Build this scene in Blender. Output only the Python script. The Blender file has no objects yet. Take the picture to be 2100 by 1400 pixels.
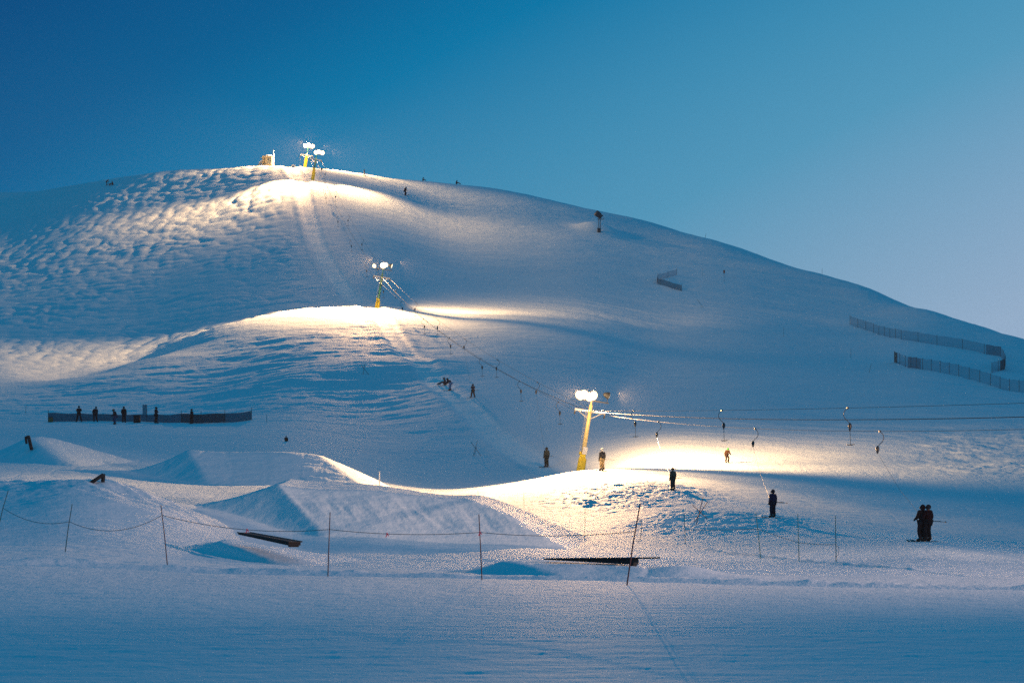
import bpy, bmesh, math, random
import numpy as np
from mathutils import Vector, Matrix, Euler
random.seed(7)
HAZE = 0.00013
sc = bpy.context.scene
COL = sc.collection
F, CU, HV, CZ = 6000.0, 1050.0, 1070.0, 1.73      # focal length (px of a 2100 px frame), centre, horizon row, eye height

# ------------------------------------------------------------------ numeric helpers
def pchip(x, y, xq):
    x = np.array(x, float); y = np.array(y, float)
    h = np.diff(x); dl = np.diff(y)/h
    m = np.zeros(len(x))
    for i in range(1, len(x)-1):
        if dl[i-1]*dl[i] > 0:
            w1 = 2*h[i]+h[i-1]; w2 = h[i]+2*h[i-1]
            m[i] = (w1+w2)/(w1/dl[i-1]+w2/dl[i])
    m[0] = dl[0]; m[-1] = dl[-1]
    i = np.clip(np.searchsorted(x, xq)-1, 0, len(x)-2)
    t = (xq-x[i])/h[i]
    t = np.clip(t, -5, 5)
    r = ((1+2*t)*(1-t)**2*y[i]+t*(1-t)**2*h[i]*m[i]+t*t*(3-2*t)*y[i+1]+t*t*(t-1)*h[i]*m[i+1])
    lo = y[0]+(xq-x[0])*m[0]; hi = y[-1]+(xq-x[-1])*m[-1]
    return np.where(t < 0, lo, np.where(t > 1, hi, r))

def hsh(ix, iy, s):
    n = (ix.astype(np.int64)*374761393+iy.astype(np.int64)*668265263+s*1442695041) & 0x7fffffff
    n = ((n ^ (n >> 13))*1274126177) & 0x7fffffff
    n = ((n ^ (n >> 16))*60493) & 0x7fffffff
    return ((n ^ (n >> 9)) & 0xffffff)/float(0xffffff)

def vnoise(x, y, s=0):
    ix = np.floor(x); iy = np.floor(y); fx = x-ix; fy = y-iy
    fx = fx*fx*(3-2*fx); fy = fy*fy*(3-2*fy)
    a = hsh(ix, iy, s); b = hsh(ix+1, iy, s); c = hsh(ix, iy+1, s); d = hsh(ix+1, iy+1, s)
    return (a+(b-a)*fx)*(1-fy)+(c+(d-c)*fx)*fy-0.5

def fbm(x, y, s=0, o=4, g=0.5):
    r = 0; a = 1.0
    for k in range(o):
        r = r+a*vnoise(x*2.03**k+17.3*k, y*2.03**k-9.1*k, s+k); a *= g
    return r

def cells(x, y, s=0):
    ix = np.floor(x); iy = np.floor(y)
    best = np.full(x.shape, 9.0)
    for dx in (-1, 0, 1):
        for dy in (-1, 0, 1):
            px = ix+dx+0.15+0.7*hsh(ix+dx, iy+dy, s); py = iy+dy+0.15+0.7*hsh(ix+dx, iy+dy, s+5)
            best = np.minimum(best, (px-x)**2+(py-y)**2)
    return best

def sst(a, b, x):
    t = np.clip((x-a)/(b-a), 0, 1)
    return t*t*(3-2*t)

# ------------------------------------------------------------------ the base hill: (distance, picture row) profiles
NEAR = [(20, 1950), (35, 1545), (50, 1400), (60, 1318), (70, 1259), (80, 1215)]
COLS = {
 0: [(90,1172),(105,1125),(120,1060),(132,1000),(140,985),(152,994),(165,985),(180,972),(200,955),(230,928),(260,905),(310,868),(350,832),(390,792),(430,745),(500,665),(580,560),(660,460),(700,415),(722,396),(745,400),(800,450),(1000,800)],
 150: [(90,1177),(105,1128),(118,1062),(126,1008),(134,988),(145,1002),(160,997),(175,985),(200,962),(230,932),(260,905),(310,868),(345,835),(370,808),(395,775),(405,777),(420,768),(450,725),(500,655),(560,560),(620,465),(670,398),(695,379),(715,386),(800,470),(1000,800)],
 300: [(90,1182),(105,1142),(118,1084),(128,1024),(135,1014),(145,1027),(160,1020),(175,1003),(195,985),(225,950),(260,915),(290,885),(310,869),(340,843),(360,815),(380,785),(400,748),(410,733),(420,738),(435,737),(460,705),(500,645),(550,560),(600,475),(650,395),(675,356),(695,362),(800,480),(1000,800)],
 450: [(90,1184),(110,1147),(125,1097),(135,1066),(150,1047),(165,1027),(180,1010),(200,990),(230,958),(260,922),(290,888),(310,870),(340,838),(365,808),(385,775),(405,735),(420,700),(432,674),(440,668),(452,673),(465,666),(490,630),(540,550),(590,470),(640,385),(665,347),(685,352),(800,490),(1000,800)],
 600: [(90,1186),(110,1156),(130,1120),(150,1085),(165,1045),(180,1015),(200,990),(230,960),(260,925),(290,890),(320,850),(345,815),(365,790),(385,755),(405,715),(425,675),(440,648),(452,634),(465,636),(480,630),(500,605),(540,535),(580,460),(610,390),(622,366),(632,363),(645,352),(662,342),(690,352),(800,500),(1000,800)],
 770: [(90,1187),(110,1160),(130,1125),(150,1090),(165,1058),(180,1035),(200,1012),(230,990),(250,980),(280,935),(310,885),(345,825),(370,775),(400,722),(420,690),(440,655),(460,627),(475,619),(490,606),(510,575),(560,500),(600,438),(620,402),(632,388),(650,373),(675,360),(700,372),(800,510),(1000,800)],
 900: [(90,1188),(110,1162),(130,1131),(150,1105),(175,1070),(200,1040),(225,1015),(240,1004),(255,1001),(270,978),(300,905),(340,817),(370,775),(400,735),(420,705),(440,675),(455,655),(470,640),(490,625),(505,612),(520,590),(560,540),(620,455),(660,400),(690,372),(710,380),(800,500),(1000,800)],
 1050: [(90,1189),(110,1164),(130,1135),(150,1105),(175,1070),(200,1035),(225,1002),(240,990),(252,988),(262,984),(275,955),(300,903),(338,822),(380,755),(420,700),(450,665),(475,643),(500,625),(520,605),(560,555),(620,475),(660,420),(695,390),(720,400),(800,500),(1000,800)],
 1200: [(90,1190),(110,1165),(130,1142),(154,1118),(175,1080),(200,1025),(220,988),(235,969),(245,963),(252,972),(262,966),(270,940),(300,888),(340,832),(380,775),(420,718),(460,672),(500,635),(540,590),(600,515),(650,455),(680,424),(705,432),(800,520),(1000,800)],
 1350: [(90,1192),(110,1166),(130,1144),(150,1120),(165,1088),(180,1052),(205,1011),(225,980),(245,959),(256,946),(264,924),(274,903),(290,882),(310,868),(340,848),(380,805),(430,740),(480,680),(530,618),(580,558),(630,500),(665,464),(680,457),(700,466),(800,560),(1000,850)],
 1500: [(90,1194),(110,1166),(130,1146),(150,1115),(170,1068),(205,1012),(235,972),(248,958),(257,946),(265,924),(275,902),(288,884),(308,866),(340,842),(380,802),(440,738),(500,658),(560,590),(620,525),(648,500),(670,507),(800,620),(1000,880)],
 1700: [(90,1195),(119,1157),(140,1118),(170,1072),(200,1035),(225,998),(240,972),(250,958),(259,946),(268,924),(280,901),(292,886),(310,872),(340,848),(380,808),(440,745),(500,680),(560,612),(595,573),(615,562),(635,572),(800,720),(1000,950)],
 1800: [(90,1195),(119,1152),(140,1113),(170,1077),(200,1043),(225,1005),(240,977),(250,960),(259,947),(269,926),(281,903),(294,886),(311,874),(340,848),(380,806),(440,744),(500,683),(550,630),(583,595),(600,600),(620,612),(800,780),(1000,980)],
 1900: [(90,1196),(110,1166),(125,1134),(140,1108),(170,1082),(200,1050),(225,1012),(240,982),(250,962),(260,948),(270,928),(283,904),(297,887),(313,876),(340,846),(370,812),(420,755),(470,705),(520,658),(552,632),(575,645),(800,850),(1000,1000)],
 2000: [(90,1196),(110,1168),(125,1138),(140,1113),(170,1086),(200,1052),(225,1013),(240,983),(250,962),(262,947),(275,923),(290,899),(310,879),(340,849),(370,816),(420,765),(470,717),(505,681),(527,664),(550,674),(800,870),(1000,1000)],
 2250: [(90,1196),(110,1171),(125,1145),(140,1121),(170,1093),(200,1058),(225,1017),(240,986),(250,962),(262,947),(275,922),(290,900),(310,884),(340,860),(370,838),(420,795),(460,758),(480,744),(500,752),(800,920),(1000,1020)],
 2100: [(90,1196),(110,1170),(125,1142),(140,1118),(170,1090),(200,1055),(225,1015),(240,985),(250,962),(262,947),(275,922),(290,898),(310,880),(340,852),(370,820),(420,775),(470,728),(505,695),(525,705),(800,900),(1000,1000)],
}
TU = np.arange(-400, 2501, 20.0); TD = np.arange(0, 1301, 0.5)
ku = sorted(COLS)
ZC = []
for u in ku:
    p = [(d, v) for d, v in NEAR+COLS[u]]
    ZC.append(pchip([d for d, v in p], [CZ+d*(HV-v)/F for d, v in p], TD))
ZC = np.array(ZC)                                   # [col, d]
ZT = np.zeros((len(TU), len(TD)))
uq = np.clip(TU, 0, 2250)
ki = np.clip(np.searchsorted(ku, uq, side='right')-1, 0, len(ku)-2)
kk = np.array(ku, float)
for a, (u, i) in enumerate(zip(uq, ki)):            # Catmull-Rom across the columns
    t = (u-kk[i])/(kk[i+1]-kk[i])
    p1, p2 = ZC[i], ZC[i+1]; h = kk[i+1]-kk[i]
    m1 = (ZC[i+1]-ZC[i-1])/(kk[i+1]-kk[i-1])*h if i > 0 else (p2-p1)
    m2 = (ZC[i+2]-ZC[i])/(kk[i+2]-kk[i])*h if i < len(ku)-2 else (p2-p1)
    ZT[a] = (2*t**3-3*t*t+1)*p1+(t**3-2*t*t+t)*m1+(-2*t**3+3*t*t)*p2+(t**3-t*t)*m2
def gsm(A, s, ax):
    r = int(3*s)+1; k = np.exp(-0.5*(np.arange(-r, r+1)/s)**2); k /= k.sum()
    P = np.pad(A, [(r, r) if i == ax else (0, 0) for i in range(2)], mode='edge')
    return sum(k[j]*np.take(P, np.arange(j, j+A.shape[ax]), axis=ax) for j in range(2*r+1))
ZT = gsm(gsm(ZT, 1.6, 0), 2.6, 1)

def base(X, Y):
    u = CU+F*X/np.maximum(Y, 8.0)
    a = np.clip((u-TU[0])/20.0, 0, len(TU)-1.001); b = np.clip(Y/0.5, 0, len(TD)-1.001)
    i = a.astype(int); j = b.astype(int); a = a-i; b = b-j
    return (ZT[i, j]*(1-a)+ZT[i+1, j]*a)*(1-b)+(ZT[i, j+1]*(1-a)+ZT[i+1, j+1]*a)*b

def smin(a, b, k):
    h = np.clip(0.5+0.5*(b-a)/k, 0, 1)
    return b*(1-h)+a*h-k*h*(1-h)

def tabletop(X, Y, lip, far_lip, lbase, fleft, fright, top, back, pw=1.5, k=0.25):
    """A jump built of snow: left take-off facet, flat table, right landing, long sides.
    lip/far_lip: the table's ends at its front edge; lbase: foot of the take-off; fleft/fright: front corners at the foot."""
    def line(P, A, B):      # signed distance of (X,Y) from line AB, scaled to be 1 at P
        nx, ny = B[1]-A[1], A[0]-B[0]
        f = lambda x, y: (x-A[0])*nx+(y-A[1])*ny
        return f(X, Y)/f(P[0], P[1])
    hl = np.clip(line(lip, lbase, fleft), 0, 3)**pw*top
    hl = smin(hl, np.clip(line(lip, lbase, (lbase[0], back)), 0, 3)**pw*top, k)
    hr = line(far_lip, fright, (fright[0]+(fright[0]-far_lip[0])*0.25, back)) * top
    hf = np.clip(line(lip, fleft, fright), -1, 3)*top
    hb = (back+5-Y)/5*top
    h = smin(smin(hl, hr, k), smin(hf, hb, k), k)
    h = smin(h, np.full_like(h, top), k)
    return np.maximum(h, 0)

def PX(u, d): return (u-CU)*d/F
J1 = dict(lip=(PX(570,151),151), far_lip=(PX(958,151),151), lbase=(PX(396,154),154), fleft=(PX(658,143.4),143.4), fright=(PX(1165,142.5),142.5), top=2.08, back=159, k=0.10, pw=1.3)
J2 = dict(lip=(PX(384,207),207), far_lip=(PX(655,207),207), lbase=(PX(262,209),209), fleft=(PX(414,196),196), fright=(PX(775,196),196), top=1.95, back=207.6, k=0.14, pw=1.35)
J3 = dict(lip=(PX(55,218),218), far_lip=(PX(72,218),218), lbase=(PX(-60,220),220), fleft=(PX(95,207),207), fright=(PX(160,207),207), top=1.6, back=222)

JA = dict(lip=(PX(450,112.5),112.5), far_lip=(PX(512,112.5),112.5), lbase=(PX(388,113.5),113.5), fleft=(PX(575,108),108), fright=(PX(650,108),108), top=0.60, back=115, k=0.22)
JB = dict(lip=(PX(1035,99),99), far_lip=(PX(1250,99),99), lbase=(PX(935,100),100), fleft=(PX(1150,93.5),93.5), fright=(PX(1330,93.5),93.5), top=0.46, back=101, k=0.16)
def gb(X, Y, x, y, sx, sy, a, p=2.0):
    q = np.minimum(((X-x)/sx)**2+((Y-y)/sy)**2, 50)
    return a*np.exp(-q**(p/2))

LINE = lambda Y: 6.3+0.127*(245-Y)                   # plan of the lift line

def tracks(X, Y):
    """0..1 mask of the groomed tow track along the lift"""
    return sst(2.0, 1.0, np.abs(X-(LINE(Y)+0.2-2.6*sst(420, 560, Y)-1.0*sst(250,330,Y))))*sst(250, 262, Y)

def ground(X, Y, detail=True):
    X = np.asarray(X, float); Y = np.asarray(Y, float)
    u = CU+F*X/np.maximum(Y, 8.0)
    z = base(X, Y)
    near = (Y > 60) & (Y < 260)
    # jumps and small mounds of the snow park
    z = z+tabletop(X, Y, **J1)+tabletop(X, Y, **J2)+tabletop(X, Y, **J3)
    z = z+tabletop(X, Y, **JA)+tabletop(X, Y, **JB)+gb(X, Y, PX(1372,97), 96.5, 1.35, 2.6, 0.30, 2.6)+gb(X, Y, PX(1460,97), 96, 1.6, 2.6, 0.13)
    z = z+gb(X, Y, PX(235,134), 133, 1.5, 2.2, 0.35)
    # berm at the edge of the near piste, and long ploughed ridges
    e = Y-(94-0.42*np.clip(X, -14, 16)-0.012*X*X)
    z = z+0.13*np.exp(-(e/0.8)**2)*(0.7+0.9*fbm(X*0.9, Y*0.9, 3))-0.07*np.exp(-((e+1.6)/0.9)**2)
    z = z+0.11*np.exp(-((Y-(150-7.2*(X-8.9)))/1.6)**2)*sst(6.5, 8.5, X)*sst(17, 14, X)*(0.7+0.8*fbm(X*2, Y*0.4, 7, 2))
    # ploughed heap in front of the lowest tower
    hp = np.exp(-(((X-PX(1290,205))/5.8)**2+((Y-203)/17)**2)**1.5)
    hp2 = np.exp(-(((X-PX(1470,176))/5.5)**2+((Y-170)/10)**2)**1.5)
    z = z+0.25*hp+0.15*hp2
    # snow heap around the snow gun
    z = z+gb(X, Y, PX(1208,640), 640, 3.2, 5, 1.4)+gb(X, Y, PX(1245,640), 638, 3.5, 5, 1.5)
    # broad natural undulation
    far = sst(230, 330, Y)
    z = z+far*sst(-5, 30, X)*0.55*fbm(X/75+3, (Y+0.55*X)/12, 57, 4, 0.5)
    z = z+far*0.6*fbm(X/34, Y/46, 21, 3)+0.05*sst(60,120,Y)*fbm(X/4, Y/6, 31, 3)
    # secondary nose below the ridge
    nose = sst(0, 12, 345-(Y-0)+(-0.0)*X)
    z = z+1.5*np.exp(-((Y-(372+0.9*(X+22)))/13.0)**2)*sst(-48, -32, X)*sst(2, -10, X)
    # small crest the mid tower stands on
    if not detail: return z
    tr = tracks(X, Y)
    z = z-0.18*tr+0.12*np.exp(-((np.abs(X-(LINE(Y)+0.2-2.6*sst(420, 560, Y)-1.0*sst(250,330,Y)))-2.3)/0.6)**2)*sst(250,262,Y)
    # mogul field left of the lift
    cl = LINE(Y)+0.2-2.6*sst(420, 560, Y)-1.0*sst(250, 330, Y)
    def on(mask, f):                                   # evaluate a noise only where its mask is not zero
        r = np.zeros(X.shape); k = np.abs(mask) > 1e-3
        if k.any(): r[k] = f(X[k], Y[k])
        return r*mask
    xl = LINE(Y)-1.5-X
    ridge_d = 398+np.clip(u, 0, 800)*0.083
    mg = sst(1.5, 10, xl+4*fbm(X/9, Y/14, 33, 3))*sst(0, 22, Y-ridge_d)
    def mogul(x, y):
        wx = x+2.2*fbm(x/7, y/7, 41, 2); wy = y+3.0*fbm(x/7+9, y/7, 43, 2)
        k = (0.6+0.4*sst(-0.25, 0.2, fbm(x/30, y/30, 77, 2)+0.1))
        k = k*(0.65+0.7*np.clip(fbm(x/11, y/16, 35, 3)+0.5, 0, 1))
        return k*(0.66*(0.45-np.minimum(cells(wx/3.4, wy/5.0, 5), 0.75))+0.34*(0.4-np.minimum(cells(wx/2.4+3, wy/3.6, 9), 0.7)))
    z = z+on(mg*(1-0.4*sst(640, 700, Y)), mogul)
    # wind-carved streaks on the noses below the ridge and softer ripples elsewhere
    st = sst(300, 345, Y)*sst(-14, -34, Y-ridge_d)*sst(8, -6, X+8)
    z = z+on(st, lambda x, y: 0.34*fbm((x+0.25*y)/7.0, (y-0.35*x)/2.4, 51, 4, 0.55))
    z = z+on(far*(1-mg), lambda x, y: 0.10*fbm(x/4.5, y/3.2, 55, 4, 0.6))
    # ski tracks: thin grooves winding down the slopes
    def skitr(x, y):
        r = 0
        for k, (a, b) in enumerate(((9, 55), (14, 40), (7, 30))):
            q = fbm(x/a+k*3.7, y/b, 301+7*k, 2)
            r = r-np.exp(-(np.mod(q*7+0.5, 1)-0.5)**2/(0.0035 if y.mean() > 0 else 1))
        return 0.012*r*np.clip(0.5+3*fbm(x/25, y/35, 311, 2), 0, 1)
    z = z+on(sst(105, 125, Y)*(1-mg)*sst(560, 420, Y), skitr)
    # chopped snow on the heaps
    ch = np.clip(hp*1.3+hp2*1.4, 0, 1)
    def chop(x, y):
        wq = fbm(x*0.8, y*0.4, 63, 2)
        return 0.17*fbm((x+1.1*wq)*1.2, (y+wq)*0.7, 61, 5, 0.62)+0.07*np.abs(fbm(x*1.9, y*1.1, 65, 3))
    z = z+on(ch, chop)
    # scraped faces of the jumps
    jm = sst(0.0, 0.8, X-(PX(570,151)+(151-Y)/7.6*(PX(658,143.4)-PX(570,151))))
    jf = jm*np.clip(tabletop(X, Y, **J1), 0, 1)*sst(152, 147, Y)+0.12*np.clip(tabletop(X, Y, **J2), 0, 1)*sst(206, 200, Y)
    def scrape(x, y):
        sx = x+0.44*(y-150)
        return 0.30*fbm(sx*0.7, y*0.22, 71, 3, 0.5)*sst(-0.1, 0.25, fbm(sx*0.23+4, y*0.1, 79, 2))+0.09*fbm(sx*2.4, y*0.5, 73, 4, 0.6)
    z = z+on(jf, scrape)
    lm = sst(120, 134, Y)*sst(150, 138, Y)*sst(480, 330, u)
    z = z+on(lm, lambda x, y: 0.28*fbm((x+0.5*y)*0.55, y*0.4, 81, 5, 0.55))
    # torn snow on the far right of the lit shelf
    rt = sst(1780, 2010, u)*sst(235, 255, Y)*sst(330, 290, Y)
    z = z+on(rt, lambda x, y: 0.35*fbm((x+0.4*y)*0.35, y*0.30, 85, 5, 0.6))
    # fine crust
    z = z+on(sst(420, 200, Y)*(0.42+0.58*sst(85, 108, Y)), lambda x, y: 0.03*fbm(x*0.9, y*1.7, 91, 4, 0.6))
    # grooming passes of the near piste (long, nearly parallel to the picture)
    gm = sst(3, -3, e)
    z = z+on(gm, lambda x, y: 0.0015*fbm(x*0.09, (y+0.03*x)*1.6, 95, 5, 0.8)+0.010*fbm(x*1.7, y*1.9, 97, 4, 0.65)+0.011*fbm(x*0.22, y*3.2+0.08*x, 96, 4, 0.65))
    z = z+on(sst(-3, 3, e)*sst(150, 120, Y), lambda x, y: 0.035*fbm(x*0.16, y*0.8, 99, 4, 0.6))
    return z

def gz(x, y, detail=True): return float(ground(np.array([x]), np.array([y]), detail)[0])

def place(u, v, lo, hi):
    """first distance in [lo,hi] at which the ground seen in column u stands at row v"""
    d = np.arange(lo, hi, 0.1)
    X = (u-CU)*d/F
    vv = HV-(ground(X, d, True)-CZ)*F/d
    k = np.where(vv <= v)[0]
    i = k[0] if len(k) else int(np.argmin(np.abs(vv-v)))
    return float(X[i]), float(d[i]), gz(X[i], d[i])

# ------------------------------------------------------------------ materials
def mat(name, col, rough=0.6, metal=0.0, var=0.15, scale=6.0, bump=0.0, emit=None, alpha=None):
    m = bpy.data.materials.new(name); m.use_nodes = True
    n = m.node_tree; b = n.nodes['Principled BSDF']
    b.inputs['Roughness'].default_value = rough; b.inputs['Metallic'].default_value = metal
    tc = n.nodes.new('ShaderNodeTexCoord'); nz = n.nodes.new('ShaderNodeTexNoise')
    nz.inputs['Scale'].default_value = scale; nz.inputs['Detail'].default_value = 4
    n.links.new(tc.outputs['Object'], nz.inputs['Vector'])
    cr = n.nodes.new('ShaderNodeValToRGB')
    a = [max(0, c*(1-var)) for c in col]; c2 = [min(1, c*(1+var)) for c in col]
    cr.color_ramp.elements[0].color = (*a, 1); cr.color_ramp.elements[1].color = (*c2, 1)
    cr.color_ramp.elements[0].position = 0.3; cr.color_ramp.elements[1].position = 0.7
    n.links.new(nz.outputs['Fac'], cr.inputs['Fac']); n.links.new(cr.outputs['Color'], b.inputs['Base Color'])
    if bump:
        bp = n.nodes.new('ShaderNodeBump'); bp.inputs['Strength'].default_value = bump
        n.links.new(nz.outputs['Fac'], bp.inputs['Height']); n.links.new(bp.outputs['Normal'], b.inputs['Normal'])
    if emit:
        b.inputs['Emission Color'].default_value = (*emit[0], 1); b.inputs['Emission Strength'].default_value = emit[1]
        m.cycles.emission_sampling = 'NONE'
    if alpha is not None:
        b.inputs['Alpha'].default_value = alpha
    return m

def snow_material():
    m = bpy.data.materials.new('snow'); m.use_nodes = True
    n = m.node_tree; b = n.nodes['Principled BSDF']; L = n.links.new
    b.inputs['Roughness'].default_value = 0.75
    b.inputs['Specular IOR Level'].default_value = 0.25
    g = n.nodes.new('ShaderNodeNewGeometry')
    def noise(sx, sy, sz, det, rgh=0.6):
        mp = n.nodes.new('ShaderNodeMapping'); mp.inputs['Scale'].default_value = (sx, sy, sz)
        t = n.nodes.new('ShaderNodeTexNoise'); t.inputs['Scale'].default_value = 1; t.inputs['Detail'].default_value = det
        t.inputs['Roughness'].default_value = rgh
        L(g.outputs['Position'], mp.inputs['Vector']); L(mp.outputs['Vector'], t.inputs['Vector'])
        return t.outputs['Fac']
    big = noise(0.05, 0.09, 0.09, 5); mid = noise(1.2, 0.9, 0.9, 6, 0.7); fine = noise(9, 5, 9, 3, 0.8)
    cr = n.nodes.new('ShaderNodeValToRGB')
    cr.color_ramp.elements[0].position = 0.32; cr.color_ramp.elements[0].color = (0.69, 0.80, 0.86, 1)
    cr.color_ramp.elements[1].position = 0.68; cr.color_ramp.elements[1].color = (0.81, 0.88, 0.91, 1)
    mx = n.nodes.new('ShaderNodeMath'); mx.operation = 'MULTIPLY_ADD'; mx.inputs[1].default_value = 0.5
    ad = n.nodes.new('ShaderNodeMath'); ad.operation = 'MULTIPLY'; ad.inputs[1].default_value = 0.5
    L(fine, ad.inputs[0]); L(big, mx.inputs[0]); L(ad.outputs[0], mx.inputs[2]); L(mx.outputs[0], cr.inputs['Fac'])
    ta = n.nodes.new('ShaderNodeAttribute'); ta.attribute_name = 'track'
    mc = n.nodes.new('ShaderNodeMix'); mc.data_type = 'RGBA'; mc.inputs[7].default_value = (0.95, 0.965, 0.97, 1)
    L(ta.outputs['Fac'], mc.inputs[0]); L(cr.outputs['Color'], mc.inputs[6]); L(mc.outputs[2], b.inputs['Base Color'])
    rm = n.nodes.new('ShaderNodeMapRange'); rm.inputs['To Min'].default_value = 0.75; rm.inputs['To Max'].default_value = 0.68
    L(ta.outputs['Fac'], rm.inputs['Value']); L(rm.outputs['Result'], b.inputs['Roughness'])
    b1 = n.nodes.new('ShaderNodeBump'); b1.inputs['Strength'].default_value = 1; b1.inputs['Distance'].default_value = 0.07
    b2 = n.nodes.new('ShaderNodeBump'); b2.inputs['Strength'].default_value = 1; b2.inputs['Distance'].default_value = 0.014
    L(mid, b1.inputs['Height']); L(fine, b2.inputs['Height']); L(b1.outputs['Normal'], b2.inputs['Normal'])
    L(b2.outputs['Normal'], b.inputs['Normal'])
    return m

M = {
 'snow': snow_material(),
 'yellow': mat('yellow_padding', (0.72, 0.55, 0.02), 0.6, bump=0.2),
 'cream': mat('cream_paint', (0.62, 0.50, 0.22), 0.5),
 'green': mat('green_paint', (0.02, 0.11, 0.09), 0.45),
 'white': mat('white_paint', (0.75, 0.75, 0.72), 0.5),
 'steel': mat('galvanised_steel', (0.45, 0.46, 0.47), 0.4, 0.7),
 'dark': mat('dark_metal', (0.03, 0.035, 0.04), 0.5, 0.3),
 'rubber': mat('black_rubber', (0.015, 0.015, 0.017), 0.8),
 'cable': mat('steel_rope', (0.02, 0.022, 0.025), 0.7),
 'lens': mat('lamp_lens', (0.9, 0.9, 0.85), 0.3, emit=((1.0, 0.80, 0.46), 2.6)),
 'wood': mat('painted_wood', (0.66, 0.50, 0.26), 0.6, bump=0.2),
 'paleboard': mat('pale_boards', (0.62, 0.55, 0.42), 0.6, bump=0.2),
 'glass': mat('window_glass', (0.10, 0.11, 0.10), 0.2),
 'bamboo': mat('red_painted_pole', (0.10, 0.035, 0.03), 0.6, scale=3, var=0.4),
 'teal': mat('teal_pole', (0.015, 0.08, 0.09), 0.6),
 'rope': mat('dark_rope', (0.03, 0.025, 0.03), 0.8),
 'ribbon': mat('pink_ribbon', (0.85, 0.08, 0.12), 0.6),
 'box': mat('black_park_box', (0.004, 0.006, 0.008), 0.8),
 'steelrail': mat('worn_steel_top', (0.010, 0.010, 0.010), 0.7, 0.0),
 'orange': mat('orange_plastic', (0.45, 0.10, 0.02), 0.5),
 'blueboard': mat('blue_grey_board', (0.12, 0.25, 0.30), 0.6),
 'skin': mat('skin', (0.45, 0.27, 0.19), 0.6, var=0.05),
 'goggle': mat('goggle_lens', (0.02, 0.02, 0.03), 0.15),
}
def cloth(r, g, b):
    k = 'cloth_%d_%d_%d' % (int(r*999), int(g*999), int(b*999))
    if k not in M:
        M[k] = mat('ski_cloth', (r, g, b), 0.95, bump=0.3, scale=14)
        M[k].node_tree.nodes['Principled BSDF'].inputs['Specular IOR Level'].default_value = 0.08
    return M[k]
def netmat(name, col, cover):
    m = mat(name, col, 0.9); m.node_tree.nodes['Principled BSDF'].inputs['Alpha'].default_value = cover
    return m
M['net_green'] = netmat('green_net', (0.0, 0.18, 0.24), 0.84)
M['net_dark'] = netmat('dark_green_net', (0.0, 0.08, 0.10), 0.93)
M['net_blue'] = netmat('blue_net', (0.0, 0.09, 0.20), 0.20)
M['net_thick'] = netmat('blue_net_doubled', (0.0, 0.05, 0.12), 0.45)

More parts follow.
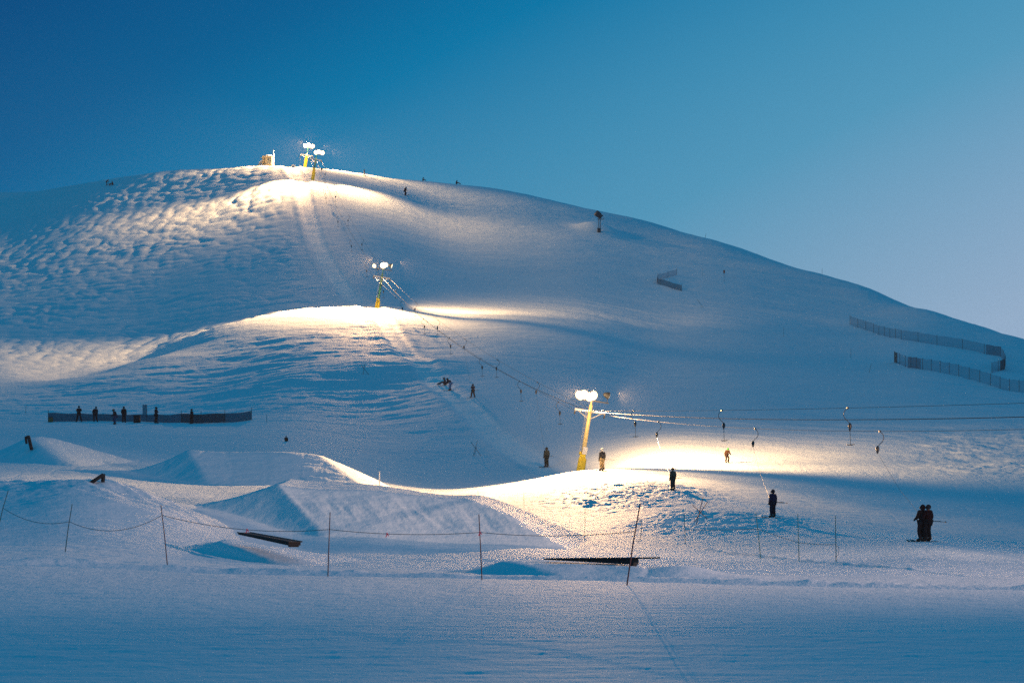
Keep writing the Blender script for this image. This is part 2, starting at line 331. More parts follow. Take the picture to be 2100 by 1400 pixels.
# ------------------------------------------------------------------ object helpers
def tag(o, label=None, cat=None, group=None, kind=None):
    if label: o['label'] = label
    if cat: o['category'] = cat
    if group: o['group'] = group
    if kind: o['kind'] = kind
    return o
def empty(name, loc, label, cat, group=None, rz=0.0, rot=None, s=1.0):
    o = bpy.data.objects.new(name, None); COL.objects.link(o); o.empty_display_size = 0.3
    o.location = loc; o.rotation_euler = rot or (0, 0, rz); o.scale = (s, s, s)
    return tag(o, label, cat, group)
class MB:
    def __init__(s): s.v = []; s.f = []
    def add(s, vs, fs):
        k = len(s.v); s.v += [tuple(p) for p in vs]; s.f += [tuple(k+i for i in f) for f in fs]; return s
    def box(s, c, size, rot=None, taper=1.0):
        hx, hy, hz = [a/2 for a in size]; R = Euler(rot).to_matrix() if rot else Matrix.Identity(3)
        b = min(hx, hy, hz)*0.18
        vs = []
        for z, t in ((-hz, 1.0), (hz, taper)):       # chamfered outline
            for x, y in ((-hx+b, -hy), (hx-b, -hy), (hx, -hy+b), (hx, hy-b), (hx-b, hy), (-hx+b, hy), (-hx, hy-b), (-hx, -hy+b)):
                vs.append(R @ Vector((x*t, y*t, z))+Vector(c))
        fs = [tuple(range(7, -1, -1)), tuple(range(8, 16))]+[(i, (i+1) % 8, 8+(i+1) % 8, 8+i) for i in range(8)]
        return s.add(vs, fs)
    def tube(s, pts, r, n=8, cap=True):
        pts = [Vector(p) for p in pts]; k = len(pts)
        r = r if isinstance(r, (list, tuple)) else [r]*k
        vs = []; up0 = None
        for i, p in enumerate(pts):
            t = (pts[min(i+1, k-1)]-pts[max(i-1, 0)]).normalized()
            if up0 is None: up0 = Vector((0, 0, 1)) if abs(t.z) < 0.9 else Vector((1, 0, 0))
            a = t.cross(up0).normalized(); b = t.cross(a).normalized(); up0 = -b if False else a.cross(t).normalized()
            for j in range(n):
                q = 2*math.pi*j/n; vs.append(p+(a*math.cos(q)+b*math.sin(q))*r[i])
        fs = [(i*n+j, i*n+(j+1) % n, (i+1)*n+(j+1) % n, (i+1)*n+j) for i in range(k-1) for j in range(n)]
        if cap: fs += [tuple(range(n-1, -1, -1)), tuple((k-1)*n+j for j in range(n))]
        return s.add(vs, fs)
    def ball(s, c, r, n=8, m=6):
        r = r if isinstance(r, (tuple, list)) else (r, r, r)
        pts = []; 
        vs = [Vector((c[0], c[1], c[2]+r[2]))]
        for i in range(1, m):
            a = math.pi*i/m
            for j in range(n):
                q = 2*math.pi*j/n
                vs.append((c[0]+r[0]*math.sin(a)*math.cos(q), c[1]+r[1]*math.sin(a)*math.sin(q), c[2]+r[2]*math.cos(a)))
        vs.append((c[0], c[1], c[2]-r[2]))
        fs = [(0, 1+j, 1+(j+1) % n) for j in range(n)]
        for i in range(m-2):
            fs += [(1+i*n+j, 1+(i+1)*n+j, 1+(i+1)*n+(j+1) % n, 1+i*n+(j+1) % n) for j in range(n)]
        e = len(vs)-1; o = 1+(m-2)*n
        fs += [(o+j, e, o+(j+1) % n) for j in range(n)]
        return s.add(vs, fs)
    def build(s, name, m, parent=None, smooth=False):
        me = bpy.data.meshes.new(name); me.from_pydata([tuple(v) for v in s.v], [], s.f); me.update()
        me.materials.append(m)
        if smooth: me.polygons.foreach_set('use_smooth', [True]*len(me.polygons))
        o = bpy.data.objects.new(name, me); COL.objects.link(o)
        if parent: o.parent = parent
        return o
def copy_tree(o, parent=None):
    c = o.copy(); COL.objects.link(c); c.parent = parent
    for ch in list(o.children): copy_tree(ch, c)
    return c

# ------------------------------------------------------------------ snow terrain
rows = np.concatenate([np.arange(-80, 30, 5), np.arange(30, 46, 1.0), np.arange(46, 100, 0.22), np.arange(100, 160, 0.17),
                       np.arange(160, 255, 0.24), np.arange(255, 480, 0.45), np.arange(480, 735, 0.6), np.arange(735, 1101, 6)])
cols = np.concatenate([np.arange(-5000, -900, 300), np.arange(-900, -60, 30), np.arange(-60, 2160, 2.15), np.arange(2160, 3000, 30), np.arange(3000, 7100, 300)])
W = np.hypot(rows, 30.0); W[rows > 200] = rows[rows > 200]
W = np.where(rows <= 0, 30.0+0.6*(-rows), W)
S = (cols-CU)/F
GX = W[:, None]*S[None, :]; GY = np.repeat(rows[:, None], len(cols), 1)
GZ = ground(GX, GY)
nr, nc = GX.shape
co = np.stack([GX, GY, GZ], -1).reshape(-1, 3).astype(np.float32)
idx = np.arange(nr*nc).reshape(nr, nc)
q = np.stack([idx[:-1, :-1], idx[:-1, 1:], idx[1:, 1:], idx[1:, :-1]], -1).reshape(-1, 4).astype(np.int32)
me = bpy.data.meshes.new('snow_hill')
me.vertices.add(len(co)); me.vertices.foreach_set('co', co.ravel())
me.loops.add(q.size); me.loops.foreach_set('vertex_index', q.ravel())
me.polygons.add(len(q)); me.polygons.foreach_set('loop_start', np.arange(0, q.size, 4, dtype=np.int32))
me.polygons.foreach_set('use_smooth', np.ones(len(q), bool))
me.update(calc_edges=True); me.materials.append(M['snow'])
hill = bpy.data.objects.new('snow_hill', me); COL.objects.link(hill)
tv = tracks(GX, GY)*(0.7+0.6*fbm(GX*1.3, GY*0.12, 15, 3))
tv = np.maximum(tv, 0.55*sst(1.0, 0.45, np.abs(GX-(LINE(GY)+1.6)))*sst(100, 135, GY)*sst(262, 250, GY))
at_ = me.attributes.new('track', 'FLOAT', 'POINT'); at_.data.foreach_set('value', np.clip(tv, 0, 1).astype(np.float32).ravel())
tag(hill, 'snow covered ski hill with moguls, jumps and groomed pistes', kind='structure')

# ------------------------------------------------------------------ lights
def spot(name, loc, target, watts, angle, blend=0.8, col=(1.0, 0.60, 0.30), r=0.15):
    l = bpy.data.lights.new(name, 'SPOT'); l.energy = watts; l.spot_size = math.radians(angle); l.spot_blend = blend
    l.color = col; l.shadow_soft_size = r
    o = bpy.data.objects.new(name, l); COL.objects.link(o); o.location = loc
    o.rotation_euler = (Vector(target)-Vector(loc)).to_track_quat('-Z', 'Y').to_euler()
    return o
def G(u, v, d): return Vector((PX(u, d), d, CZ+d*(HV-v)/F))
WARM = (1.0, 0.57, 0.25)
def at(u, v, d, tgt=None): return G(u, v, d)+Vector((0, -2.2, 0.3))
def omni(loc, watts, col=WARM):
    l = bpy.data.lights.new('flood_glow', 'POINT'); l.energy = watts; l.color = col; l.shadow_soft_size = 0.25
    o = bpy.data.objects.new('flood_glow', l); COL.objects.link(o); o.location = loc; return o
# lowest tower in the picture: floods along the lit shelf to the right and down over the park
near = lambda u, v, d: G(u, v, d)+Vector((0, -0.5, 0.1))
omni(at(1203,812,244.8)+Vector((0,-0.5,0)), 1500)
spot('flood_beam', G(1258,812,245)+Vector((0.5,0.3,0)), at(1750,930,262), 60000, 140, 1.0, WARM)
spot('flood_beam', near(1190,806,244.6), at(1080,1010,225), 60000, 125, 1.0, WARM)
spot('flood_beam', near(1205,806,244.6), G(1240,1030,208), 170000, 54, 1.0, WARM)
spot('flood_beam', near(1186,806,244.6), at(300,1010,175), 100000, 65, 1.0, WARM)
spot('flood_beam', G(1258,806,245)+Vector((0.5,0.5,0)), at(1560,905,283), 90000, 80, 1.0, WARM)
spot('flood_beam', near(1186,806,244.6), G(330,1008,172), 340000, 28, 1.0, WARM)
# mid tower
spot('flood_beam', G(812,536,460)+Vector((0.5,0.5,0)), G(1060,634,490), 100000, 66, 1.0, WARM)
omni(at(780,537,460), 700)
spot('flood_beam', G(780,540,460)+Vector((0,-0.7,0)), at(790,700,430), 60000, 150, 1.0, WARM)
spot('flood_beam', G(812,538,460)+Vector((0.5,0.3,0)), at(1200,640,484), 30000, 110, 1.0, WARM)
spot('flood_beam', at(766,538,460), at(350,665,438), 190000, 110, 1.0, WARM)
spot('flood_beam', at(766,538,460), G(560,680,433), 60000, 110, 1.0, WARM)
# upper towers
omni(at(656,306,620), 1500)
spot('flood_beam', G(656,309,620)+Vector((0,-0.8,0)), at(680,440,592), 36000, 130, 1.0, WARM)
spot('flood_beam', G(670,309,620)+Vector((0.8,0.3,0)), at(980,440,612), 60000, 120, 1.0, WARM)
spot('flood_beam', at(644,306,620), at(300,470,600), 150000, 110, 1.0, WARM)
omni(at(634,296,672)+Vector((0,-3,0)), 16000)
spot('flood_beam', at(622,296,672), at(430,385,650), 140000, 110, 1.0, WARM)
# flood mast standing to the right of the picture
MAST = Vector((70, 75, gz(70, 75)+13.0))
def azdir(o, deg, dist, z): return (o.x+math.sin(math.radians(deg))*dist, o.y+math.cos(math.radians(deg))*dist, z)
spot('flood_beam', MAST+Vector((-0.75, 0.55, -0.05)), azdir(MAST, -66, 90, 3), 210000, 70, 1.0, (1.0, 0.60, 0.45), 0.25)
spot('flood_beam', MAST+Vector((-0.75, 0.55, -0.05)), (-15.5, 203, 6.6), 420000, 8.5, 0.8, (1.0, 0.60, 0.42), 0.25)
spot('flood_beam', MAST+Vector((-0.75, 0.55, -0.05)), (-3.5, 147, 4.0), 300000, 15, 1.0, (1.0, 0.62, 0.42), 0.25)
spot('flood_beam', G(652,299,670)+Vector((1.0,-0.3,0)), G(900,398,655), 90000, 110, 1.0, WARM)


# ------------------------------------------------------------------ sky
def make_world():
    w = bpy.data.worlds.new('World'); sc.world = w; w.use_nodes = True
    n = w.node_tree; L = n.links.new; bg = n.nodes['Background']
    tc = n.nodes.new('ShaderNodeTexCoord')
    def ramp(vec, a, b, stops):
        nrm = n.nodes.new('ShaderNodeVectorMath'); nrm.operation = 'DOT_PRODUCT'
        nrm.inputs[1].default_value = vec
        L(tc.outputs['Generated'], nrm.inputs[0])
        mr = n.nodes.new('ShaderNodeMapRange'); mr.inputs['From Min'].default_value = a; mr.inputs['From Max'].default_value = b
        L(nrm.outputs['Value'], mr.inputs['Value'])
        cr = n.nodes.new('ShaderNodeValToRGB'); e = cr.color_ramp
        while len(e.elements) < len(stops): e.elements.new(0.5)
        for k, (p, c) in enumerate(stops): e.elements[k].position = p; e.elements[k].color = (*c, 1)
        L(mr.outputs['Result'], cr.inputs['Fac'])
        return cr.outputs['Color']
    az = math.radians(GLOW_AZ)
    v = Vector((math.sin(az), math.cos(az), GLOW_EL)).normalized()
    c = ramp(v, *SKY)
    nz = n.nodes.new('ShaderNodeTexSky'); nz.sky_type = 'NISHITA'; nz.sun_disc = False
    nz.sun_elevation = math.radians(-1.0); nz.sun_rotation = math.radians(95); nz.air_density = 1.5; nz.ozone_density = 4
    mul = n.nodes.new('ShaderNodeVectorMath'); mul.operation = 'SCALE'; mul.inputs['Scale'].default_value = 0.02
    L(nz.outputs['Color'], mul.inputs[0])
    ad = n.nodes.new('ShaderNodeVectorMath'); ad.operation = 'ADD'
    L(c, ad.inputs[0]); L(mul.outputs[0], ad.inputs[1])
    L(ad.outputs[0], bg.inputs['Color']); bg.inputs['Strength'].default_value = 1.0
def lin(r, g, b):
    f = lambda c: (c/255/12.92 if c/255 <= 0.04045 else ((c/255+0.055)/1.055)**2.4)
    return (f(r), f(g), f(b))
GLOW_AZ, GLOW_EL = 52, -1.5
# picture corners: dot() about 0.40 at the top left and 0.72 at the right foot
SKY = (-1.0, 1.0, [(0.0, lin(8, 107, 146)), (0.40, lin(2, 108, 153)), (0.50, lin(0, 84, 134)), (0.556, lin(0, 76, 130)), (0.580, lin(0, 96, 148)), (0.597, lin(0, 119, 168)), (0.62, lin(62, 143, 183)), (0.637, lin(84, 155, 191)), (0.678, lin(158, 183, 211)), (0.72, lin(104, 158, 196)), (1.0, lin(84, 150, 190))])
make_world()

# ------------------------------------------------------------------ lift towers
TILT = math.radians(9)
def tower(name, u, v, d, h, label, base_label, polemat, heads, arm_w=2.5, lens_r=0.26, baseh=1.45, stripes=False, panel=False, rz=0.0, fixedz=None):
    x, y = PX(u, d), d; z = gz(x, y)-0.15
    if fixedz is not None: z = fixedz
    t = empty(name, (x, y, z), label, 'lift tower', 'drag lift towers in a line up the hill', rot=(0, TILT, rz))
    MB().tube([(0,0,0.0),(0,0,h*0.5),(0,0,h)], [0.21,0.19,0.15], 10).build('pole', polemat, t, True)
    b = MB(); b.box((0,-0.05,baseh*0.42), (0.72,0.62,baseh*0.84), taper=0.92); b.box((-0.02,-0.04,baseh*0.92), (0.56,0.5,baseh*0.34), taper=0.85); b.ball((-0.26,-0.1,baseh*1.12),(0.1,0.1,0.17))
    pad = b.build('padding', M['yellow'], t)
    MB().box((0.02,-0.38,baseh*0.42), (0.5,0.06,baseh*0.6)).build('padding_front', M['yellow'], pad)
    if stripes:
        for k in range(4): MB().box((-0.06+0.05*(k % 2), -0.42, baseh*(0.2+0.2*k)), (0.16,0.02,0.09), rot=(0,0.3*(-1)**k,0)).build('warning_mark', M['dark'], pad)
    if panel:
        MB().box((0.10,-0.24,baseh*1.3), (0.40,0.05,0.62)).build('white_panel', M['white'], t)
    lad = MB()
    for s in (-0.36, -0.24): lad.tube([(s,-0.02,baseh),(s,-0.02,h*0.92)], 0.014, 5)
    for k in range(int((h-baseh)/0.35)): lad.tube([(-0.36,-0.02,baseh+0.2+0.35*k),(-0.24,-0.02,baseh+0.2+0.35*k)], 0.012, 4)
    lad.build('ladder', M['steel'], t)
    ah = h-0.55
    arm = MB().box((0,0,ah), (arm_w,0.16,0.16)).tube([(0,0,ah-0.7),(arm_w*0.42,0,ah)],0.04,6).tube([(0,0,ah-0.7),(-arm_w*0.42,0,ah)],0.04,6).build('cross_arm', M['steel'], t)
    for s in (-1, 1):
        f = MB().box((s*arm_w*0.48,0,ah-0.14), (0.07,1.5,0.1)).build('sheave_frame', M['steel'], arm)
        for q in (-0.6,-0.2,0.2,0.6):
            w = MB().tube([(s*arm_w*0.48-0.05,q,ah-0.25),(s*arm_w*0.48+0.05,q,ah-0.25)], 0.15, 12).build('sheave', M['rubber'], arm)
    # lamp mast and bar; each head is given as (x, z, yaw) in the tower's own frame
    R = Euler((0, TILT, rz)).to_matrix().inverted()
    hz = sum(q[1] for q in heads)/len(heads)
    hs = [R @ Vector((q[0], 0, q[1])) for q in heads]
    mx = min(p.x for p in hs); Mx = max(p.x for p in hs); mz = min(p.z for p in hs)-0.30
    MB().tube([(0,0,h),(0,0,mz)], 0.07, 8).build('lamp_mast', polemat, t)
    MB().box(((mx+Mx)/2,0,mz), (Mx-mx+0.3,0.09,0.09)).build('lamp_bar', M['dark'], t)
    for p, q in zip(hs, heads):
        r = lens_r*(q[3] if len(q) > 3 else 1)
        yaw = q[2]; dv = Vector((math.sin(yaw), -math.cos(yaw), -0.30)).normalized()
        dv = R @ dv
        c = Vector((p.x, -0.12, p.z))
        hd = MB().tube([c-dv*0.42, c-dv*0.34, c-dv*0.12, c+dv*0.05], [0.10, 0.17, r*0.95, r*1.12], 14).build('floodlight', M['dark'], t)
        br = MB().tube([(p.x,0,mz),(p.x,-0.05,p.z-0.02),tuple(c-dv*0.2)], 0.03, 6).build('bracket', M['dark'], hd)
        MB().tube([c+dv*0.052, c+dv*0.075], [r, r*0.92], 14).build('lens', M['lens'], hd, False)
    return t, (x, y, z)

# head offsets are world metres from the tower foot: x to the right, z up
S1 = 245/6000; S2 = 460/6000; S3 = 620/6000; S4 = 672/6000
t1, b1 = tower('lift_tower', 1190, 965, 245, 5.75, 'tall cream lift tower with yellow padding and the brightest lamps, on the nearest lit mound', '', M['cream'],
   [(-0.02*1+ 0*S1, 159*S1, -0.5), (8*S1, 160*S1, -0.25), (20*S1, 156*S1, 0.2), (26*S1, 158*S1, 0.5), (57*S1, 158*S1, 1.9, 0.7)], arm_w=2.6, lens_r=0.40, panel=True)
t2, b2 = tower('lift_tower', 773, 626, 460, 5.6, 'dark green lift tower with lettered yellow padding halfway up the hill', '', M['green'],
   [(-5*S2, 88*S2, -0.5, 0.75), (13*S2, 89*S2, 0.0, 1.15), (18*S2, 90*S2, 0.3, 0.9), (30*S2, 88*S2, 1.5, 0.8)], arm_w=2.7, lens_r=0.42, stripes=True)
t3, b3 = tower('lift_tower', 641, 366, 620, 5.0, 'yellow footed lift tower just below the hilltop, in front of the end tower', '', M['green'],
   [(7*S3, 57*S3, -0.4), (13*S3, 58*S3, 0.0), (20*S3, 56*S3, 0.4)], arm_w=2.6, lens_r=0.46, baseh=2.3)
t4, b4 = tower('lift_tower', 625, 343, 668, 3.6, 'end tower of the lift standing behind the crest of the hilltop beside the cabin', '', M['green'],
   [(1*S4, 46*S4, -0.5), (8*S4, 47*S4, 0.1), (16*S4, 45*S4, 0.4)], arm_w=2.8, lens_r=0.48, baseh=2.6)
# the next tower down the line, to the right of the picture
x0, y0 = LINE(52.0), 52.0
t0, b0 = tower('lift_tower', CU+F*x0/y0, 0, 52.0, 6.3, 'lift tower down the line past the right edge of the view', '', M['cream'], [(0.5, 7.8, 0.0)], arm_w=2.6)
mast = empty('flood_mast', (70, 75, gz(70, 75)+4.0), 'steel flood mast past the right edge of the view', 'lamp mast')
MB().tube([(0,0,-4.2),(0,0,9.3)], [0.16,0.09], 10).build('pole', M['steel'], mast, True)
hd = MB().tube([(0.25,-0.2,9.05),(0.1,-0.1,9.03),(-0.12,0.08,9.0)], [0.12,0.2,0.3], 12).build('floodlight', M['steel'], mast)
MB().tube([(-0.13,0.085,9.0),(-0.15,0.1,9.0)], [0.27,0.25], 12).build('lens', M['lens'], hd)

# ------------------------------------------------------------------ ropes of the lift
def armpt(t, b, s, h, w):
    R = Euler(t.rotation_euler).to_matrix()
    return Vector(b)+R @ Vector((s*w*0.48, 0, h-0.55-0.12+0.0))
PT = {}
TW = [(t0,b0,6.3,2.6),(t1,b1,5.75,2.6),(t2,b2,5.6,2.7),(t3,b3,5.0,2.6),(t4,b4,3.6,2.8)]
for s in (-1, 0, 1):
    PT[s] = [armpt(t, b, s, h, w)+Vector((0,0,0.1 if s == 0 else 0)) for t, b, h, w in TW]
PT[-1][0].z = 4.7; PT[1][0].z = 5.0; PT[0][0].z = 4.7
SAG = {-1: [0.35, 1.3, 1.3, 0.1], 0: [0.9, 2.2, 2.0, 0.2], 1: [1.5, 1.5, 1.4, 0.1]}
def ropept(s, y):
    P = PT[s]
    for i in range(4):
        if y <= P[i+1].y or i == 3: break
    t = (y-P[i].y)/(P[i+1].y-P[i].y)
    p = P[i].lerp(P[i+1], t); p.z -= 4*SAG[s][i]*t*(1-t); return p
for s, nm, r, lab in ((-1, 'haul_rope', 0.011, 'thin return rope of the drag lift, hung with empty T-bars on its left side'),
                      (0, 'power_cable', 0.021, 'thick middle cable strung between the lift towers'),
                      (1, 'haul_rope', 0.011, 'thin towing rope of the drag lift on its right side')):
    ys = np.concatenate([np.arange(PT[s][0].y, PT[s][4].y, 2.5), [PT[s][4].y]])
    tag(MB().tube([ropept(s, y) for y in ys], r, 6).build(nm, M['cable'], None, True), lab, 'lift rope', 'ropes of the drag lift')

def tbar(name, p, towed, label, mirror, person_pt=None):
    t = empty(name, p, label, 'T-bar', 'T-bars hanging from the lift ropes')
    m = 1 if mirror else -1
    MB().box((0,0,0), (0.10,0.20,0.10)).build('grip', M['dark'], t)
    pts = [(0,0,-0.03),(m*0.10,0,-0.08),(m*0.19,0,-0.22),(m*0.21,0,-0.40),(m*0.13,0,-0.56),(-m*0.02,0,-0.70),(-m*0.10,0,-0.80)]
    MB().tube(pts, 0.020, 6).build('hanger', M['dark'], t, True)
    dc = Vector((-m*0.12,0,-0.95))
    MB().tube([dc+Vector((0,0,0.18)),dc+Vector((0,0,0.10)),dc,dc-Vector((0,0,0.12)),dc-Vector((0.01,0,0.24))], [0.03,0.08,0.105,0.07,0.03], 10).build('spring_box', M['dark'], t, True)
    if not towed:
        MB().tube([dc-Vector((0,0,0.2)), dc-Vector((-0.03,0,0.95))], 0.014, 5).build('cord', M['dark'], t)
        MB().tube([dc+Vector((-0.17,0,-0.95)), dc+Vector((0.03,0,-0.97)), dc+Vector((0.24,0,-0.93))], [0.022,0.03,0.022], 6).build('crossbar', M['dark'], t)
    elif person_pt is not None:
        e = Vector(person_pt)-Vector(p)
        s = dc-Vector((0,0,0.2)); 
        MB().tube([s, s.lerp(e,0.5)-Vector((0,0,0.25)), e], 0.007, 5).build('cord', M['dark'], t)
        MB().tube([e+Vector((0.0,0,0)), e+Vector((0.75,0,-0.02))], 0.02, 6).build('crossbar', M['dark'], t)
    return t
NUM = ['first','second','third','fourth','fifth','sixth','seventh','eighth','ninth','tenth','eleventh']
EXTRA_TOW = {}
lo = hi = 0
ka = [k for k in range(-7, 7)]
for k in ka:                                            # return side: every T-bar is empty
    y = 378+32.3*k
    if abs(y-245) < 5 or abs(y-460) < 6: y += 6
    if y < 145: continue
    if y < 245: lab = '%s empty T-bar on the return rope counted from the right edge, below the lowest tower' % NUM[lo]; lo += 1
    else: lab = '%s empty T-bar on the left rope counted uphill from the tower on the mound' % NUM[hi]; hi += 1
    p = ropept(-1, y)
    tbar('t_bar', p, False, lab, True if False else False, None)

# ------------------------------------------------------------------ people
def skin_mesh(pts, edges, rad, root, sub=1):
    me = bpy.data.meshes.new('tmp'); me.from_pydata([tuple(p) for p in pts], edges, []); me.update()
    o = bpy.data.objects.new('tmp', me); COL.objects.link(o)
    md = o.modifiers.new('s', 'SKIN'); 
    for i, v in enumerate(me.skin_vertices[0].data):
        r = rad[i]; v.radius = r if isinstance(r, tuple) else (r, r); v.use_root = (i == root)
    if sub: sb = o.modifiers.new('b', 'SUBSURF'); sb.levels = sub; sb.render_levels = sub
    dg = bpy.context.evaluated_depsgraph_get(); ev = o.evaluated_get(dg)
    out = bpy.data.meshes.new_from_object(ev, depsgraph=dg)
    bpy.data.objects.remove(o); bpy.data.meshes.remove(me)
    out.polygons.foreach_set('use_smooth', [True]*len(out.polygons))
    return out
BASEJ = dict(pel=(0,0,.93), spi=(0,0,1.16), che=(0,.01,1.36), nec=(0,.01,1.48), hea=(0,.02,1.60), top=(0,.01,1.70),
  shL=(-.19,0,1.40), shR=(.19,0,1.40), elL=(-.26,-.03,1.14), elR=(.26,-.03,1.14), haL=(-.25,.08,.92), haR=(.25,.08,.92),
  hiL=(-.10,0,.90), hiR=(.10,0,.90), knL=(-.12,.04,.50), knR=(.12,.04,.50), anL=(-.13,-.02,.10), anR=(.13,-.02,.10), toL=(-.15,.14,.05), toR=(.15,.14,.05))
POSES = {
 'stand': {},
 'hands_low': dict(haL=(-.20,.14,.86), haR=(.24,.04,.88)),
 'astride': dict(knL=(-.19,.06,.50), knR=(.18,.03,.50), anL=(-.30,-.02,.10), anR=(.27,-.04,.10), toL=(-.33,.14,.05), toR=(.31,.12,.05), elL=(-.27,.02,1.2), haL=(-.12,.18,1.22), elR=(.27,.02,1.2), haR=(.08,.2,1.2)),
 'tow': dict(knL=(-.13,.08,.50), knR=(.13,.08,.50), spi=(0,-.02,1.15), che=(0,-.03,1.35), nec=(0,-.03,1.47), hea=(0,-.01,1.59), top=(0,-.03,1.69), elL=(-.27,.05,1.14), haL=(-.20,.26,1.05), haR=(.26,.12,.94)),
 'lean': dict(che=(-.06,.02,1.34), nec=(-.08,.03,1.46), hea=(-.10,.05,1.58), top=(-.11,.04,1.68), shL=(-.25,0,1.37), shR=(.13,0,1.40), knL=(-.16,.03,.50), anL=(-.26,-.02,.10), toL=(-.28,.14,.05)),
 'glide': dict(pel=(0,-.10,.84), spi=(0,-.04,1.04), che=(0,.08,1.22), nec=(0,.13,1.33), hea=(0,.18,1.44), top=(0,.18,1.55), shL=(-.19,.07,1.26), shR=(.19,.07,1.26), elL=(-.32,.02,1.04), elR=(.32,.02,1.04), haL=(-.30,.24,.92), haR=(.30,.24,.92), hiL=(-.10,-.09,.82), hiR=(.10,-.09,.82), knL=(-.16,.14,.50), knR=(.16,.14,.50)),
 'bend': dict(pel=(0,-.10,.88), spi=(0,.02,1.06), che=(0,.20,1.20), nec=(0,.30,1.27), hea=(0,.38,1.35), top=(0,.43,1.43), shL=(-.18,.21,1.20), shR=(.18,.21,1.20), elL=(-.20,.34,.98), elR=(.20,.34,.98), haL=(-.14,.52,.84), haR=(.14,.52,.84), hiL=(-.10,-.10,.86), hiR=(.10,-.10,.86)),
 'sit': dict(pel=(0,-.25,.14), spi=(0,-.24,.36), che=(0,-.18,.56), nec=(0,-.14,.67), hea=(0,-.10,.79), top=(0,-.10,.89), shL=(-.19,-.18,.60), shR=(.19,-.18,.60), elL=(-.28,-.12,.36), elR=(.28,-.12,.36), haL=(-.22,.12,.36), haR=(.22,.12,.36),
     hiL=(-.11,-.22,.15), hiR=(.11,-.22,.15), knL=(-.20,.14,.42), knR=(.20,.14,.42), anL=(-.22,.48,.12), anR=(.22,.48,.12), toL=(-.22,.56,.22), toR=(.22,.56,.22)),
 'stride': dict(knL=(-.13,.18,.50), anL=(-.14,.26,.10), toL=(-.14,.42,.06), knR=(.13,-.02,.50), anR=(.13,-.30,.12), toR=(.13,-.16,.05), haL=(-.3,.2,.98), haR=(.3,-.05,.95)),
}
ARM = ['sh','el','ha']; LEG = ['hi','kn','an','to']
PCACHE = {}
